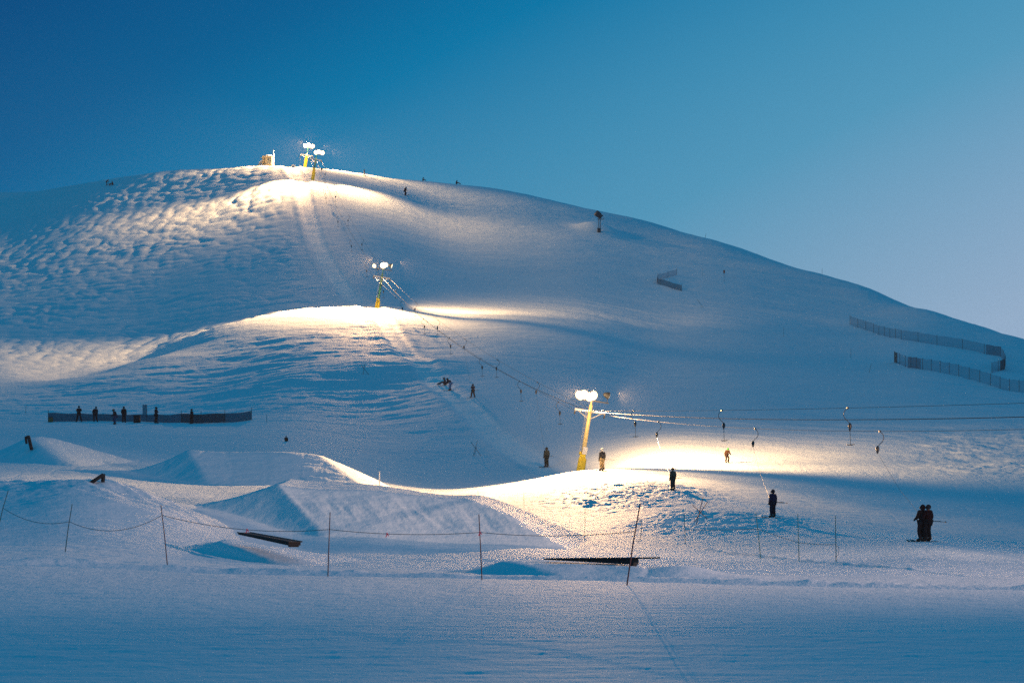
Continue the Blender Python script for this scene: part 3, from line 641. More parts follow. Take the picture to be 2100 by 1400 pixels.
def parts_for(pose):
    if pose in PCACHE: return PCACHE[pose]
    J = dict(BASEJ); J.update(POSES[pose]); J = {k: Vector(v) for k, v in J.items()}
    def make(names, edges, rads, root, sub=1):
        ix = {n: i for i, n in enumerate(names)}
        return skin_mesh([J[n] if n in J else n for n in names], [(ix[a], ix[b]) for a, b in edges], [rads[n] for n in names], ix[root], sub)
    spine = ['pel','spi','che','nec','hea','top']
    names = spine+[a+s for s in 'LR' for a in ARM]+[a+s for s in 'LR' for a in LEG]
    edges = list(zip(spine[:-1], spine[1:]))+[e for s in 'LR' for e in (('che','sh'+s),('sh'+s,'el'+s),('el'+s,'ha'+s),('pel','hi'+s),('hi'+s,'kn'+s),('kn'+s,'an'+s),('an'+s,'to'+s))]
    rb = dict(pel=(.13,.10), spi=(.12,.09), che=(.14,.10), nec=.055, hea=(.08,.095), top=.06)
    for s in 'LR': rb.update({'sh'+s:.06,'el'+s:.045,'ha'+s:.03,'hi'+s:.085,'kn'+s:.06,'an'+s:.045,'to'+s:.04})
    res = {'body': make(names, edges, rb, 'pel')}
    jn = spine[:4]+[a+s for s in 'LR' for a in ARM]
    je = [('pel','spi'),('spi','che'),('che','nec')]+[e for s in 'LR' for e in (('che','sh'+s),('sh'+s,'el'+s),('el'+s,'ha'+s))]
    rj = dict(pel=(.20,.17), spi=(.20,.17), che=(.21,.17), nec=.10)
    for s in 'LR': rj.update({'sh'+s:.115,'el'+s:.095,'ha'+s:.065})
    res['jacket'] = make(jn, je, rj, 'pel')
    tn = ['pel']+[a+s for s in 'LR' for a in LEG[:3]]
    te = [e for s in 'LR' for e in (('pel','hi'+s),('hi'+s,'kn'+s),('kn'+s,'an'+s))]
    rt = dict(pel=(.18,.15))
    for s in 'LR': rt.update({'hi'+s:.135,'kn'+s:.108,'an'+s:.10})
    res['trousers'] = make(tn, te, rt, 'pel')
    res['boot'] = []; res['glove'] = []
    for s in 'LR':
        a, t = J['an'+s], J['to'+s]
        d = (t-a); shin = (J['kn'+s]-a).normalized()
        res['boot'].append(MB().tube([a+shin*0.20, a, a*0.55+t*0.45-Vector((0,0,.01)), t+d*0.3], [.085,.085,.075,.05], 10))
        h, e = J['ha'+s], J['el'+s]; f = (h-e).normalized(); side = Vector((1,0,0)) if abs(f.x) < .8 else Vector((0,1,0))
        side = (side-f*side.dot(f)).normalized(); nrm = f.cross(side).normalized()
        g = MB(); g.tube([h-f*.02, h+f*.05, h+f*.10], [.045,.05,.045], 8)
        for q, ln in ((-1.5,.055),(-.5,.07),(.5,.065),(1.5,.05)):
            b = h+f*.09+side*q*.021; g.tube([b, b+f*ln*.6+nrm*.012, b+f*ln*.8+nrm*.04], [.013,.012,.010], 6)
        sg = 1 if s == 'L' else -1
        b = h+f*.03+side*sg*.035; g.tube([b, b+side*sg*.03+f*.03, b+side*sg*.035+f*.065], [.016,.014,.011], 6)
        res['glove'].append(g)
    h, tp = J['hea'], J['top']; up = (tp-h).normalized()
    c = h+up*0.035
    res['helmet'] = MB().ball(c+Vector((0,-.012,.012)), (.122,.142,.128), 14, 10)
    res['hood'] = MB().ball(c+Vector((0,-.03,-.01)), (.125,.135,.15), 12, 8)
    fy = Vector((0,1,0))
    res['goggles'] = MB().tube([c+Vector((-.085,.085,-.02)), c+Vector((-.04,.128,-.02)), c+Vector((.04,.128,-.02)), c+Vector((.085,.085,-.02))], [.03,.04,.04,.03], 8)
    res['face'] = MB().ball(c+Vector((0,.055,-.045)), (.07,.07,.085), 12, 8).tube([c+Vector((0,.125,-.04)), c+Vector((0,.148,-.068)), c+Vector((0,.125,-.078))], [.010,.016,.010], 6).tube([c+Vector((-.025,.108,-.103)), c+Vector((0,.116,-.105)), c+Vector((.025,.108,-.103))], .006, 5)
    res['J'] = J
    PCACHE[pose] = res; return res

def person(u, v, d0, d1, hpx, pose, face, label, jk, tr, head='helmet', hc=(.03,.03,.035), gear='ski', group=None, natural=1.72, extra=None, xyz=None, goggles=True, bootc=(.03,.03,.03), tilt=0.0):
    """face: compass turn of the body, degrees; 0 looks uphill away from the camera, positive to the right"""
    if xyz: x, y, z = xyz
    else: x, y, z = place(u, v, d0, d1)
    s = hpx*y/F/natural
    P = parts_for(pose); rz = -math.radians(face)
    lift = 0.03 if gear else 0.0
    t = empty('person', (x, y, z+lift*s+0.01), label, 'person', group, rz=rz, s=s)
    body = bpy.data.objects.new('body', P['body']); 
    if not P['body'].materials: P['body'].materials.append(M['skin'])
    COL.objects.link(body); body.parent = t
    for nm, c in (('jacket', jk), ('trousers', tr)):
        me = P[nm].copy(); me.materials.clear(); me.materials.append(cloth(*c))
        o = bpy.data.objects.new(nm, me); COL.objects.link(o); o.parent = t
    for b in P['boot']: b.build('boot', cloth(*bootc), t, True)
    for b in P['glove']: b.build('glove', cloth(.02,.02,.022), t, True)
    P['face'].build('face', M['skin'], t, True)
    P['helmet' if head == 'helmet' else 'hood'].build('helmet' if head == 'helmet' else 'hood', cloth(*hc), t, True)
    if goggles: P['goggles'].build('goggles', M['goggle'], t, True)
    J = P['J']
    if gear == 'ski':
        for sx in 'LR':
            a = J['an'+sx]; zz = -0.015
            MB().box((a.x, a.y+.12, zz), (.085, 1.25, .025)).tube([(a.x,a.y+.74,zz),(a.x,a.y+.82,zz+.02),(a.x,a.y+.90,zz+.075)], [.035,.033,.02], 6).build('ski', M['dark'], t)
    elif gear == 'board':
        ax = (J['anL']+J['anR'])/2; zz = -0.02 if pose != 'sit' else 0.10
        b = MB()
        if pose == 'sit':
            b.box((ax.x, ax.y+.09, .16), (1.45, .03, .26), rot=(0.35,0,0)); b.tube([(ax.x-.72,ax.y+.09,.16),(ax.x-.80,ax.y+.06,.16)],[.12,.07],8); b.tube([(ax.x+.72,ax.y+.09,.16),(ax.x+.80,ax.y+.06,.16)],[.12,.07],8)
        else: b.box((ax.x, ax.y+.04, zz), (1.45, .26, .022))
        b.build('snowboard', M['dark'], t)
    if extra:
        for e in extra:
            if e == 'poleR':
                h = J['haR']; MB().tube([h+Vector((-.02,.0,.02)), h+Vector((.62,-.55,-.03))], .011, 5).tube([h+Vector((.56,-.50,-.025)), h+Vector((.575,-.51,-.027))], .05, 8).build('ski_pole', M['dark'], t)
            if e == 'polesB':
                for sx, q in (('L', -1), ('R', 1)):
                    h = J['ha'+sx]; MB().tube([h, h+Vector((q*.10,-.75,-.35))], .011, 5).build('ski_pole', M['dark'], t)
    return t, (x, y, z, s)

TOWG = 'skiers being towed up beside the lift'
def towed(yclip, u, v, hpx, **k):
    lab_t = k.pop('tlabel')
    d = k.pop('d')
    x = PX(u, d); z = gz(x, d)
    t, (x, y, z, s) = person(u, v, 0, 0, hpx, k.pop('pose', 'tow'), k.pop('face', -40), k.pop('label'), xyz=(x, d, z), group=TOWG, **k)
    if yclip: tbar('t_bar', ropept(1, yclip), True, lab_t, True, (x-0.10, y+0.25, z+1.0*s))
    return t
DK = (.012,.012,.015)
towed(155, 1903, 1108, 74, d=139, label='person in dark ski clothes, the right one of the towed pair at far right', jk=(.02,.006,.008), tr=DK, tlabel='T-bar towing the close pair of skiers, nearest the right edge', natural=1.74, extra=['poleR'])
# second of the pair stands shoulder to shoulder with the first
xx = PX(1891, 139.15); person(1888, 1106, 0, 0, 74, 'tow', -40, 'person in dark ski clothes on the left of the towed pair, shoulder to shoulder', (.02,.012,.014), DK, xyz=(xx, 139.15, gz(xx, 139.15)), group=TOWG, natural=1.74, head='hood', hc=(.02,.01,.012))
towed(186, 1585, 1056, 55, d=170, label='person in navy hooded jacket towed uphill alone with a pole sticking out to the right', jk=(.008,.018,.06), tr=(.01,.014,.03), head='hood', hc=(.01,.012,.03), tlabel='T-bar on the right rope towing the person in the navy jacket', extra=['poleR'], natural=1.70, pose='stand')
towed(220, 1380, 1009, 44, d=204, label='person in dark vest with pale sleeves towed up in front of the crossed poles', jk=(.02,.05,.05), tr=(.01,.03,.035), hc=(.12,.08,.06), tlabel='T-bar towing the person in the dark vest with pale sleeves', natural=1.70, pose='hands_low')
towed(None, 1235, 964, 44, d=237, label='person in white helmet, black jacket and khaki trousers beside the brightest lift tower', jk=(.03,.03,.04), tr=(.30,.22,.12), hc=(.80,.76,.70), tlabel='', natural=1.70, pose='hands_low', extra=['poleR'])
towed(287, 1121, 915, 39, d=271, label='person in olive jacket and black trousers on the blue slope left of the brightest tower', jk=(.05,.06,.05), tr=(.008,.02,.02), head='hood', hc=(.04,.045,.04), tlabel='T-bar towing the person in the olive jacket', natural=1.70, pose='stand')
towed(352, 970, 803, 27, d=338, label='person in dark clothes towed alone halfway between the two lower towers', jk=(.01,.025,.05), tr=DK, tlabel='T-bar towing the lone dark skier midway between two towers', natural=1.70, pose='astride')
hi = 0
for y in (253, 319.5, 384, 416, 448, 480.5, 513, 545, 577, 608):
    lab = 'empty T-bar on the right rope, %s counted uphill from the tower on the mound' % NUM[hi]; hi += 1
    tbar('t_bar', ropept(1, y), y == 253, lab, True, None)

person(1491, 949, 246, 275, 29, 'glide', 35, 'child in green helmet and brown outfit skiing across the lit shelf right of the tower', (.03,.015,.01), (.02,.012,.01), hc=(.03,.40,.06), natural=1.55)
person(923, 801, 330, 356, 24, 'bend', -60, 'person in dark jacket and pale blue trousers bending towards the one seated on the snow', (.015,.02,.035), (.16,.28,.42), natural=1.43)
person(909, 790, 335, 362, 15, 'sit', -100, 'person sitting on the snow with board stretched out, beside the bending person', (.015,.03,.05), (.01,.03,.05), gear='board', natural=.92)
person(831, 401, 610, 690, 17, 'glide', 120, 'person in dark red outfit skiing below the hilltop with a long shadow', (.12,.012,.01), (.09,.01,.01), natural=1.57)
person(747, 361, 640, 690, 13, 'stride', 80, 'person with white trousers striding along the skyline right of the top lamps', (.05,.07,.10), (.55,.52,.48), natural=1.72)
SKG = 'snowboarders resting near the left skyline'
person(219, 380, 660, 715, 11, 'bend', 90, 'dark person kneeling upright at left of the pair near the left skyline', DK, DK, gear='board', natural=1.43, group=SKG)
person(229, 380, 660, 715, 8, 'sit', -90, 'dark person sitting at right of the pair near the left skyline', DK, DK, gear='board', natural=.92, group=SKG)
person(938, 377, 660, 710, 8, 'sit', 100, 'dark person sitting on the skyline left of the snow gun, board beside', DK, DK, gear='board', natural=.92)
person(587, 905, 255, 300, 11, 'sit', 170, 'dark person sitting alone on the blue slope above the second jump', DK, DK, gear=None, natural=.92)
FG = 'people waiting at the netting fence'
person(162, 865, 300, 325, 32, 'astride', 185, 'person in black with legs apart, leftmost in front of the netting fence', (.004,.01,.015), DK, gear=None, group=FG)
person(195, 865, 300, 325, 31, 'lean', 160, 'person in black leaning to one side with feet apart, second from left at the netting', (.004,.012,.018), DK, gear=None, group=FG)
person(236, 870, 295, 318, 30, 'glide', 250, 'person in blue trousers standing on a board in front of the netting', (.008,.012,.02), (.01,.05,.12), gear='board', group=FG, natural=1.57)
person(254, 866, 300, 325, 32, 'stand', 150, 'bulky person in black beside the one with blue trousers at the netting', (.004,.008,.012), DK, gear=None, group=FG, head='hood', hc=DK)
person(320, 868, 300, 325, 33, 'astride', 60, 'person in black right of the dark bin, in front of the netting', (.004,.012,.018), DK, gear=None, group=FG)
person(393, 869, 300, 325, 30, 'lean', 240, 'person in dark teal jacket, rightmost at the darker netting', (.004,.02,.025), DK, gear=None, group=FG)

# ------------------------------------------------------------------ netting fences
def net_fence(name, pts, h, label, segs, posts, netm, group, post_h=None, post_r=0.03, lean=0.0, pm='teal', cat='netting fence', taut=None):
    """pts: (u, v, lo, hi) along the foot"""
    P = []
    for p in pts:
        if len(p) == 4: x, y, z = place(*p)
        else: x, y, z = p
        P.append(Vector((x, y, z)))
    t = empty(name, P[0], label, cat, group)
    L = [0]
    for a, b in zip(P[:-1], P[1:]): L.append(L[-1]+(b-a).length)
    def at_(s):
        for i in range(len(P)-1):
            if s <= L[i+1] or i == len(P)-2:
                q = P[i].lerp(P[i+1], (s-L[i])/max(L[i+1]-L[i], 1e-6)); q.z = gz(q.x, q.y); return q
    o = P[0]
    for (f0, f1, m) in segs:
        n = max(4, int((f1-f0)*L[-1]/0.8)); v = []; hs = []
        for k in range(n+1):
            f = f0+(f1-f0)*k/n; q = at_(f*L[-1])-o
            hh = h*(1 if taut is None else taut(f))*(1+0.03*math.sin(k*1.7))
            off = 0.06*math.sin(k*2.1)
            for dz, oy in ((0.02, 0), (hh*0.5, off), (hh, 0)): v += [(q.x, q.y+oy, q.z+dz), (q.x, q.y+oy+0.02, q.z+dz)]
        f_ = []
        for k in range(n):
            a = 6*k; b = 6*(k+1)
            f_ += [(a, b, b+2, a+2), (a+2, b+2, b+4, a+4), (a+1, a+3, b+3, b+1), (a+3, a+5, b+5, b+3), (a+4, b+4, b+5, a+5)]
        MB().add(v, f_).build('net', M[m], t)
    for f in posts:
        q = at_(f*L[-1])-o; ph = post_h or h*1.15
        MB().tube([(q.x, q.y-0.03, q.z-0.3), (q.x+lean, q.y-0.03, q.z+ph)], post_r, 6).build('post', M[pm], t)
    return t
net_fence('netting_fence', [(99,858,300,320),(160,861.5,300,322),(236,863,300,322),(320,865,300,322),(400,868,300,322),(460,866,300,325),(516,861,300,328)], 1.0,
  'long dark green netting fence with people waiting in front of it', [(0,.655,'net_green'),(.655,.875,'net_dark'),(.875,1,'net_green')], [0,.14,.30,.45,.655,.77,.875,1.0], 'net_green', None, post_h=1.35,
  taut=lambda f: 1.0-0.22*math.sin(math.pi*min(f/.65, 1))+0.0*f)
# boxes at the fence
def block(name, u, v, lo, hi, w, dpt, h, m, label, cat, lift=0.0):
    x, y, z = place(u, v, lo, hi)
    t = empty(name, (x, y, z), label, cat)
    MB().box((0,0,h/2+lift), (w, dpt, h), taper=.95).build('panel' if cat == 'board' else 'bin_body', M[m], t)
    MB().box((0,0,h+lift+.02), (w*1.04, dpt*1.04, .05)).build('rim', M['dark'], t)
    return t
block('equipment_box', 281, 866.5, 300, 322, .72, .6, .78, 'box', 'black equipment box against the netting fence between waiting people', 'box')
block('equipment_box', 104, 861, 300, 320, .45, .45, .5, 'orange', 'small rusty orange box at the left end of the netting fence', 'box')
x, y, z = place(297, 855, 300, 345)
sb = empty('sign_board', (x, y, gz(x, y)), 'blue grey board standing behind the netting fence beside the black box', 'board')
MB().box((0,0,.75), (.52,.08,1.3)).build('panel', M['blueboard'], sb)
for s in (-.2,.2): MB().tube([(s,0.06,-.2),(s,0.06,1.3)], .03, 6).build('leg', M['steel'], sb)

# long blue safety net on the right: upper run that hooks back, and lower run
n1 = [(1743,665,440,600),(1790,681,440,600),(1850,697,440,600),(1925,708,440,600),(2000,720,430,600),(2052,731,420,600),(2062,748,420,560),(2060,758,420,560),(2034,765,410,520)]
net_fence('safety_net', n1, 1.55, 'long blue safety net with many posts, upper run bending back at its right end', [(0,.55,'net_blue'),(.55,.60,'net_thick'),(.60,.80,'net_blue'),(.80,.88,'net_thick'),(.88,.94,'net_dark'),(.94,1,'net_blue')],
  [i/22 for i in range(23)], 'net_blue', 'blue safety nets on the right slope', post_h=1.6, post_r=.035)
n2 = [(1834,743,420,560),(1890,758,420,560),(1960,775,410,560),(2035,795,400,560),(2100,812,390,540),(2190,835,380,540)]
net_fence('safety_net', n2, 1.6, 'blue safety net running off the right edge, lower run below the hooked one', [(0,.03,'net_dark'),(.03,.13,'net_blue'),(.13,.25,'net_thick'),(.25,1,'net_blue')],
  [i/19 for i in range(20)], 'net_blue', 'blue safety nets on the right slope', post_h=1.7, post_r=.035)
n3 = [(1388,564,520,640),(1372,569,520,640),(1350,573,500,640),(1347,582,500,620),(1372,589,500,620),(1398,597,490,620)]
net_fence('safety_net', n3, 1.1, 'short folded blue net low on the upper slope under the snow gun', [(0,.4,'net_blue'),(.4,1,'net_thick')], [0,.25,.45,.7,1.0], 'net_blue', None, post_h=1.35)

# ------------------------------------------------------------------ poles in the snow
def stick(name, u, v, lo, hi, dx, hpx, label, cat, m='teal', r=0.02, group=None, xyz=None):
    if xyz: x, y, z = xyz
    else: x, y, z = place(u, v, lo, hi)
    h = hpx*y/F; ox = dx*y/F
    o = MB().tube([(0,0,-.25),(ox*.5,0,h*.5),(ox,0,h)], [r, r*.95, r*.8], 7).build(name, M[m], None, True)
    o.location = (x, y, z); tag(o, label, cat, group)
    return Vector((x, y, z)), Vector((ox, 0, h))
RG = 'poles that carry the boundary rope'
def pole(u, d, v, u2, v2, label, m='bamboo', r=0.017):
    x = PX(u, d); z = gz(x, d)
    vz = HV-(z-CZ)*F/d
    return stick('boundary_pole', u, v, 0, 0, u2-u, vz-v2, label, 'pole', m, r, RG, (x, d, z))
q1 = pole(-6, 115, 1085, 17, 1005, 'dark boundary pole leaning right at the left edge', 'teal')
q2 = pole(132, 104, 1126, 148, 1033, 'teal boundary pole leaning right, second from the left edge', 'teal')
q3 = pole(345, 98, 1153, 330, 1035, 'dark boundary pole leaning left, left of the sloping black box')
q4 = pole(672, 93, 1176, 677, 1050, 'straight boundary pole right of the sloping black box')
q5 = pole(989, 90, 1187, 982, 1054, 'boundary pole with a pink ribbon tied at the rope')
q6 = pole(1283, 86, 1189, 1313, 1032, 'tallest boundary pole, dark red and leaning right, in front of the long black box', r=.022)
q7 = pole(1406, 150, 1129, 1403, 1053, 'thin boundary pole below the crossed poles', 'teal', .014)
q8 = pole(1561, 130, 1142, 1550, 1050, 'teal boundary pole leaning left under the navy jacket person', 'teal')
q9 = pole(1639, 125, 1149, 1636, 1053, 'upright teal boundary pole, middle of the right three', 'teal')
q10 = pole(1715, 119, 1158, 1713, 1057, 'rightmost teal boundary pole with a knot of rope hanging on it', 'teal')
q11 = pole(1199, 160, 1110, 1200, 1040, 'very thin pole in the snow right of the big jump landing', 'teal', .012)
q12 = pole(1075, 195, 1064, 1074, 1006, 'very thin pole on the bright snow behind the big jump', 'teal', .012)
q13 = pole(981, 215, 1030, 980, 1005, 'short thin pole behind the right end of the big jump', 'teal', .012)
def on_pole(q, v):
    b, o = q; vz = HV-(b.z-CZ)*F/b.y; t = (vz-v)/(o.z*F/b.y); return b+o*t
def rope(pairs, label, ribbons=(), coils=()):
    P = [on_pole(q, v) for q, v, s in pairs]
    t = empty('boundary_rope', P[0], label, 'rope', 'ropes between the boundary poles'); o = P[0]
    pts = []
    for (a, b), (_, _, s) in zip(zip(P[:-1], P[1:]), pairs[1:]):
        for k in range(16):
            f = k/16; p = a.lerp(b, f); p.z -= 4*s*f*(1-f); pts.append(p-o)
    pts.append(P[-1]-o)
    MB().tube(pts, 0.009, 5).build('rope', M['rope'], t, True)
    for i, f, sg in ribbons:
        a, b = P[i], P[i+1]; s = pairs[i+1][2]; p = a.lerp(b, f); p.z -= 4*s*f*(1-f); p -= o
        MB().box((p.x-.01, p.y-.02, p.z-.04), (.03,.008,.14), rot=(0,.35,0)).box((p.x+.035, p.y-.02, p.z-.03), (.028,.008,.08), rot=(0,-.6,0)).ball((p.x, p.y-.02, p.z+.02), .02, 6, 4).build('ribbon', M['ribbon'], t)
    for q, v0, v1 in coils:
        a = on_pole(q, v0)-o; ln = (v1-v0)*q[0].y/F
        MB().tube([a, a+Vector((.10,-.02,-.05)), a+Vector((.12,-.02,-.4*ln)), a+Vector((.08,-.02,-.85*ln)), a+Vector((.0,-.02,-ln)), a+Vector((-.04,-.02,-.9*ln))], .008, 5).build('rope_end', M['rope'], t, True)
left_end = (Vector((PX(-60,118),118,gz(PX(-60,118),118))), Vector((0,0,1.2)))
rope([(q1,1041,0),(q2,1069,.28),(q3,1056,.42),(q4,1085,.24),(q5,1091,.11),(q6,1089,.12)], 'dark rope sagging between the poles across the front of the jumps',
     ribbons=[(2,.52,1),(3,.39,1),(4,.0,1)], coils=[(q6,1063,1112)])
rope([(q7,1086,0),(q8,1084,.02),(q9,1112,.02),(q10,1116,.03)], 'dark rope hanging between the poles at the right, below the towed skiers', coils=[(q10,1118,1142)])

def crossed(name, u, v, lo, hi, lines, label, m='bamboo', r=.022):
    x, y, z = place(u, v, lo, hi); t = empty(name, (x, y, z), label, 'crossed poles', 'bundles of crossed marker poles')
    s = y/F
    for (ua, va, ub, vb) in lines:
        MB().tube([((ua-u)*s, .05*(va % 3-1), (v-va)*s-.02), ((ub-u)*s, .05*(vb % 3-1), (v-vb)*s-.02)], r, 6).build('pole', M[m], t)
    return t
crossed('crossed_poles', 1430, 1075, 140, 200, [(1428,1076,1442,1018),(1424,1069,1451,1028),(1451,1063,1420,1034)], 'three crossed dark red poles standing like a star on the churned snow')
crossed('crossed_poles', 972, 935, 255, 310, [(970,935,979,903),(987,935,966,906),(973,934,978,915)], 'crossed poles on the dark blue slope left of the olive jacket person', 'teal')
crossed('crossed_poles', 745, 768, 355, 420, [(744,770,748,747),(757,769,740,748)], 'small crossed poles on the streaky ridge below the mid tower', 'teal', .03)
crossed('crossed_poles', 1438, 630, 470, 580, [(1446,636,1430,614),(1451,637,1437,629)], 'bent thin branch like poles lying on the upper slope right of the second lit band', 'teal', .03)
MP = 'single marker poles on the slopes'
for (u, v, lo, hi, dx, hp, lab, m, r) in [
  (778, 995, 175, 245, 0, 29, 'white marker post on the lit strip behind the big jump', 'white', .045),
  (1485, 577, 520, 640, 0, 4, 'stub of a marker under the dark plate on the upper right slope', 'teal', .03),
  (1446, 478, 600, 700, 2, 9, 'small tilted stick on the skyline right of the snow gun', 'teal', .035),
  (1686, 548, 560, 640, 0, 12, 'thin stick on the skyline above the blue safety nets', 'teal', .03),
  (1745, 733, 400, 520, 0, 19, 'thin pole on the slope left of the lower safety net', 'teal', .025),
  (1782, 764, 380, 480, 5, 19, 'leaning thin pole left of the lower safety net, nearer than its neighbour', 'teal', .025),
  (1440, 566, 520, 640, 0, 18, 'hair thin pole right of the folded blue net', 'teal', .02),
  (52, 848, 310, 345, 2, 18, 'thin pole on the slope left of the netting fence', 'teal', .02),
  (547, 866, 300, 340, 0, 17, 'thin pole right of the netting fence', 'teal', .02),
  (1607, 690, 430, 540, 0, 20, 'faint thin pole on the slope left of the upper safety net', 'teal', .02)]:
    stick('marker_pole', u, v, lo, hi, dx, hp, lab, 'pole', m, r, MP)
x, y, z = place(1485, 570, 520, 640)
sp = empty('marker_plate', (x, y, z), 'small dark red plate on a thin post high on the right slope', 'marker')
MB().tube([(0,0,-.2),(0,0,1.0)], .03, 6).build('post', M['teal'], sp); MB().box((0,-.05,1.25), (.34,.05,.62)).build('plate', M['bamboo'], sp)

# ------------------------------------------------------------------ park boxes and rails
def park_box(u0, v0, u1, v1, d0, d1, w, th0, th1, label, over=0.25, notch=True):
    """a sloping slide box from its entry (u0,v0) to its far end (u1,v1); th: depth of the body at each end"""
    a = Vector((PX(u0,d0), d0, CZ+d0*(HV-v0)/F)); b = Vector((PX(u1,d1), d1, CZ+d1*(HV-v1)/F))
    t = empty('slide_box', a, label, 'slide box', 'slide boxes and rails of the snow park')
    ax = (b-a); L_ = ax.length; e = ax.normalized(); sd = Vector((-e.y, e.x, 0)).normalized()*w/2
    def slab(s0, s1, ta0, ta1, tb0, tb1, k):
        vs = []
        for s, tt, tb in ((s0, ta0, tb0), (s1, ta1, tb1)):
            c = e*s
            vs += [c+sd*k+Vector((0,0,-tt)), c-sd*k+Vector((0,0,-tt)), c-sd*k+Vector((0,0,-tb)), c+sd*k+Vector((0,0,-tb))]
        return vs, [(0,1,2,3),(7,6,5,4),(0,4,5,1),(1,5,6,2),(2,6,7,3),(3,7,4,0)]
    MB().add(*slab(0.02, L_-over, .03, .03, th0, th1, 1.0)).build('box_side', M['box'], t)
    MB().add(*slab(0, L_, 0, 0, .028, .028, 1.12)).build('slide_top', M['steelrail'], t)
    for s in (1, -1):
        q = sd*s*1.1; MB().tube([q+Vector((0,0,.0)), e*L_+q+Vector((0,0,.0))], .022, 6).build('edge_rail', M['steelrail'], t)
    MB().add(*slab(L_-over-.14, L_-over-.04, .06, .06, th1+.06, th1+.06, .8)).build('leg', M['box'], t)
    return t
park_box(500,1091, 606,1110, 112.2, 108.5, .5, .08, .15, 'black sloping slide box leading off a small mound, under the sagging rope', .07)
park_box(1122,1145, 1348,1143, 98.5, 97.0, .5, .03, .22, 'long low black slide box in front of the tallest pole', .75)
x, y, z = place(206, 990, 118, 136)
rl = empty('slide_rail', (x, y, z), 'short dark tube rail tilted up on the crest of the left mound', 'slide rail', 'slide boxes and rails of the snow park')
s = y/F
MB().tube([(-20*s,-.2,-.02),(5*s,.1,17*s)], .085, 10).tube([(-20*s,-.1,-.02),(5*s,.2,17*s)], .06, 10).build('tube', M['box'], rl, True)
MB().tube([(5*s,.15,19*s),(4*s,.15,2*s)], .09, 8).build('leg', M['box'], rl)
x, y, z = place(66, 922, 195, 222)
rl = empty('slide_rail', (x, y, z), 'dark tube rail standing steeply on the top of the far left jump', 'slide rail', 'slide boxes and rails of the snow park')
s = y/F
MB().tube([(0,-.3,.02),(-9*s,.3,27*s)], .13, 10).build('tube', M['box'], rl, True)
MB().tube([(-9*s,.3,27*s),(-16*s,.35,24*s)], .1, 8).build('crosspiece', M['box'], rl)
MB().tube([(-15*s,.35,24*s),(-13*s,.35,12*s)], .09, 8).build('leg', M['box'], rl)

# ------------------------------------------------------------------ snow gun
x, y, z = place(1229, 476, 600, 690)
sg = empty('snow_gun', (x, y, z-.1), 'dark fan snow gun on a twin mast high on the right shoulder', 'snow gun'); s = y/F
MB().box((-.05,0,.45), (.75,.8,.9)).box((-.38,0,.75), (.12,.7,.5)).build('base', M['dark'], sg)
for q in (-.12, .22): MB().tube([(q,0,.5),(q+.02,0,30*s)], .07, 8).build('mast', M['dark'], sg)
MB().box((.3,0,27*s), (1.5,.8,.08)).tube([(1.0,-.35,27*s),(1.05,-.35,31*s)],.03,5).tube([(-.3,-.35,27*s),(1.05,-.35,31*s)],.025,5).build('platform', M['dark'], sg)
brl = MB().tube([(-.75,-.2,40.5*s),(-.62,-.15,39.5*s),(-.05,0,35.5*s),(.28,.1,33*s),(.48,.15,31.5*s)], [.60,.66,.60,.50,.30], 16).build('fan_barrel', M['dark'], sg, True)
MB().tube([(.3,.1,33*s),(.75,.1,34.5*s),(.8,.1,36*s)], [.16,.13,.08], 8).build('motor', M['dark'], brl)
MB().tube([(.05,0,29*s),(.05,0,35*s)], .1, 8).build('yoke', M['dark'], sg)
# ------------------------------------------------------------------ cabin and things on the top
y = 667.0; x = PX(549, y); z = CZ+y*(HV-341)/F; z = max(z, gz(x, y)); s = y/F
cb = empty('cabin', (x, y, z-.15), 'small lit wooden cabin with snow on its roof at the hilltop', 'cabin')
def quad(mb, pts, th):
    a, b, c, d = [Vector(p) for p in pts]; n = (b-a).cross(d-a).normalized()*th
    mb.add([a,b,c,d,a+n,b+n,c+n,d+n], [(3,2,1,0),(4,5,6,7),(0,1,5,4),(1,2,6,5),(2,3,7,6),(3,0,4,7)]); return mb
w = MB(); w.box((.25,0,1.15), (1.75,1.7,2.3)); w.build('front_wall', M['wood'], cb)
MB().box((-.95,.25,1.25), (.62,1.3,2.0)).build('side_wall', M['wood'], cb)
wn = MB().box((.45,-.86,1.25), (.85,.08,1.35)).build('window', M['paleboard'], cb)
for q in (.25,.65): MB().box((q,-.905,1.25), (.32,.04,1.15)).build('pane', M['glass'], wn)
MB().box((0,0,2.36), (2.45,2.0,.16)).build('roof', M['paleboard'], cb)
MB().ball((.0,0,2.42), (1.15,1.0,.32), 14, 8).build('roof_snow', M['snow'], cb, True)
st = MB()
for k in range(7): st.box((-1.55-.14*k+.3, -.4, 1.35-.22*k), (.95,.9,.12), rot=(0,-.45,0))
st.build('stairs', M['paleboard'], cb)
MB().tube([(1.28,0,.1),(1.30,0,3.1),(1.32,0,3.9)], [.16,.13,.08], 8).build('flue', M['white'], cb)
MB().tube([(-1.3,.1,2.0),(-1.75,.1,2.05)], .09, 6).build('speaker', M['paleboard'], cb)
x, y, z = place(601, 342, 640, 685)
wb = empty('control_box', (x, y, z-.05), 'small white box on the crest between cabin and top lamps', 'box')
MB().box((0,0,.33), (.95,.6,.55), taper=.9).build('case', M['white'], wb); MB().box((.05,0,.66), (.45,.4,.14)).build('lid', M['white'], wb)
x, y, z = place(660, 354, 620, 668)
mk = empty('marker_disc', (x, y, z), 'small orange disc marker on the snow right of the upper tower', 'marker')
MB().tube([(0,0,-.2),(0,0,.6)], .04, 6).build('post', M['dark'], mk); MB().ball((0,0,.75), (.16,.05,.26), 10, 6).build('disc', M['orange'], mk)
x, y, z = place(615, 342, 640, 685)
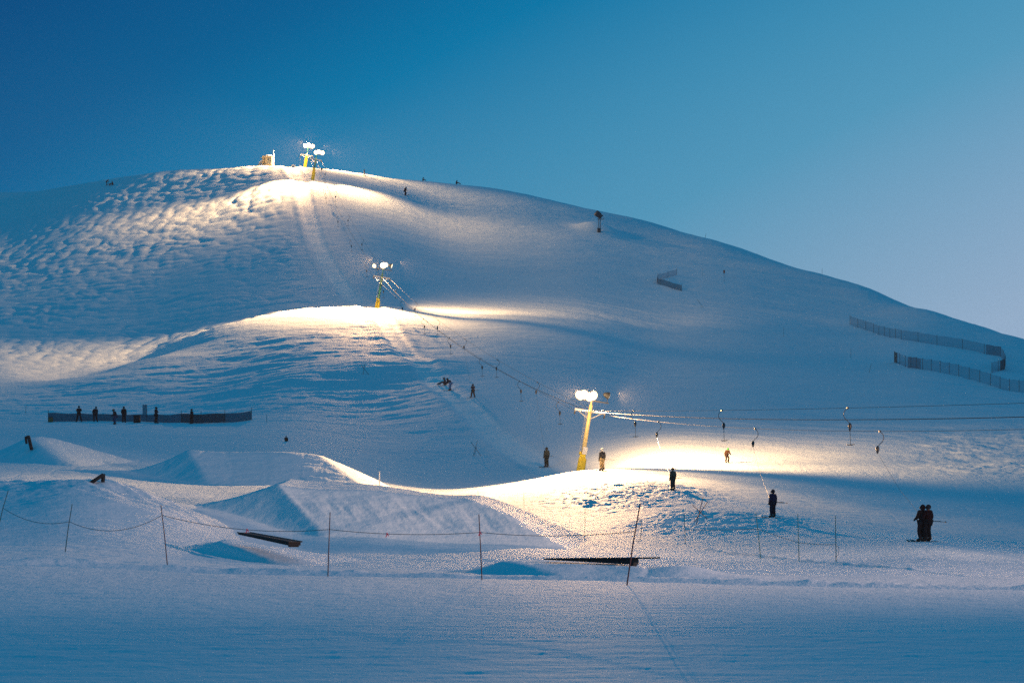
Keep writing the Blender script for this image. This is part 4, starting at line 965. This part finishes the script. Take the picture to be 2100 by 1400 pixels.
fl = empty('flag_pole', (x, y, z), 'thin pale flag pole left of the end tower on the crest', 'flag pole')
MB().tube([(0,0,-.2),(.02,0,2.2)], .035, 6).build('pole', M['white'], fl); MB().box((-.04,0,2.35), (.12,.03,.55), rot=(0,.2,0)).box((.08,0,1.75), (.14,.03,.4), rot=(0,-.25,0)).build('flag', M['white'], fl)
# sleigh-like dark lump on the skyline
x, y, z = place(869, 366, 640, 705)
person(869, 368, 640, 705, 7, 'sit', 90, 'tiny dark person sitting on the skyline between red skier and seated boarder', DK, DK, gear=None, natural=.92)

# ------------------------------------------------------------------ thin haze, added to give the lamps a glow
hz = bpy.data.materials.new('lamp_glow_haze'); hz.use_nodes = True; hn = hz.node_tree
hn.nodes.remove(hn.nodes['Principled BSDF'])
pv = hn.nodes.new('ShaderNodeVolumePrincipled'); pv.inputs['Color'].default_value = (0.9, 0.93, 0.96, 1); pv.inputs['Density'].default_value = HAZE
pv.inputs['Anisotropy'].default_value = 0.0
hn.links.new(pv.outputs['Volume'], hn.nodes['Material Output'].inputs['Volume'])
if HAZE > 0:
    mb = MB(); X0, X1, Y0, Y1, Z0, Z1 = -1400, 1900, -120, 1150, float(GZ.min())-1.0, 95.0
    mb.add([(X0,Y0,Z0),(X1,Y0,Z0),(X1,Y1,Z0),(X0,Y1,Z0),(X0,Y0,Z1),(X1,Y0,Z1),(X1,Y1,Z1),(X0,Y1,Z1)], [(3,2,1,0),(4,5,6,7),(0,1,5,4),(1,2,6,5),(2,3,7,6),(3,0,4,7)])
    tag(mb.build('haze', hz), kind='stuff')


# ------------------------------------------------------------------ camera
cam = bpy.data.cameras.new('camera'); co_ = bpy.data.objects.new('camera', cam); COL.objects.link(co_)
co_.location = (0, 0, CZ); co_.rotation_euler = (math.pi/2, 0, 0)
cam.sensor_width = 36; cam.sensor_fit = 'HORIZONTAL'; cam.lens = 36*F/2100; cam.shift_y = (HV-700)/2100.0
cam.clip_start = 0.5; cam.clip_end = 3000
sc.camera = co_
sc.view_settings.view_transform = 'Standard'; sc.view_settings.look = 'None'
sc.cycles.use_denoising = False; sc.cycles.sample_clamp_indirect = 3.0
sc.view_settings.exposure = 0; sc.view_settings.gamma = 1
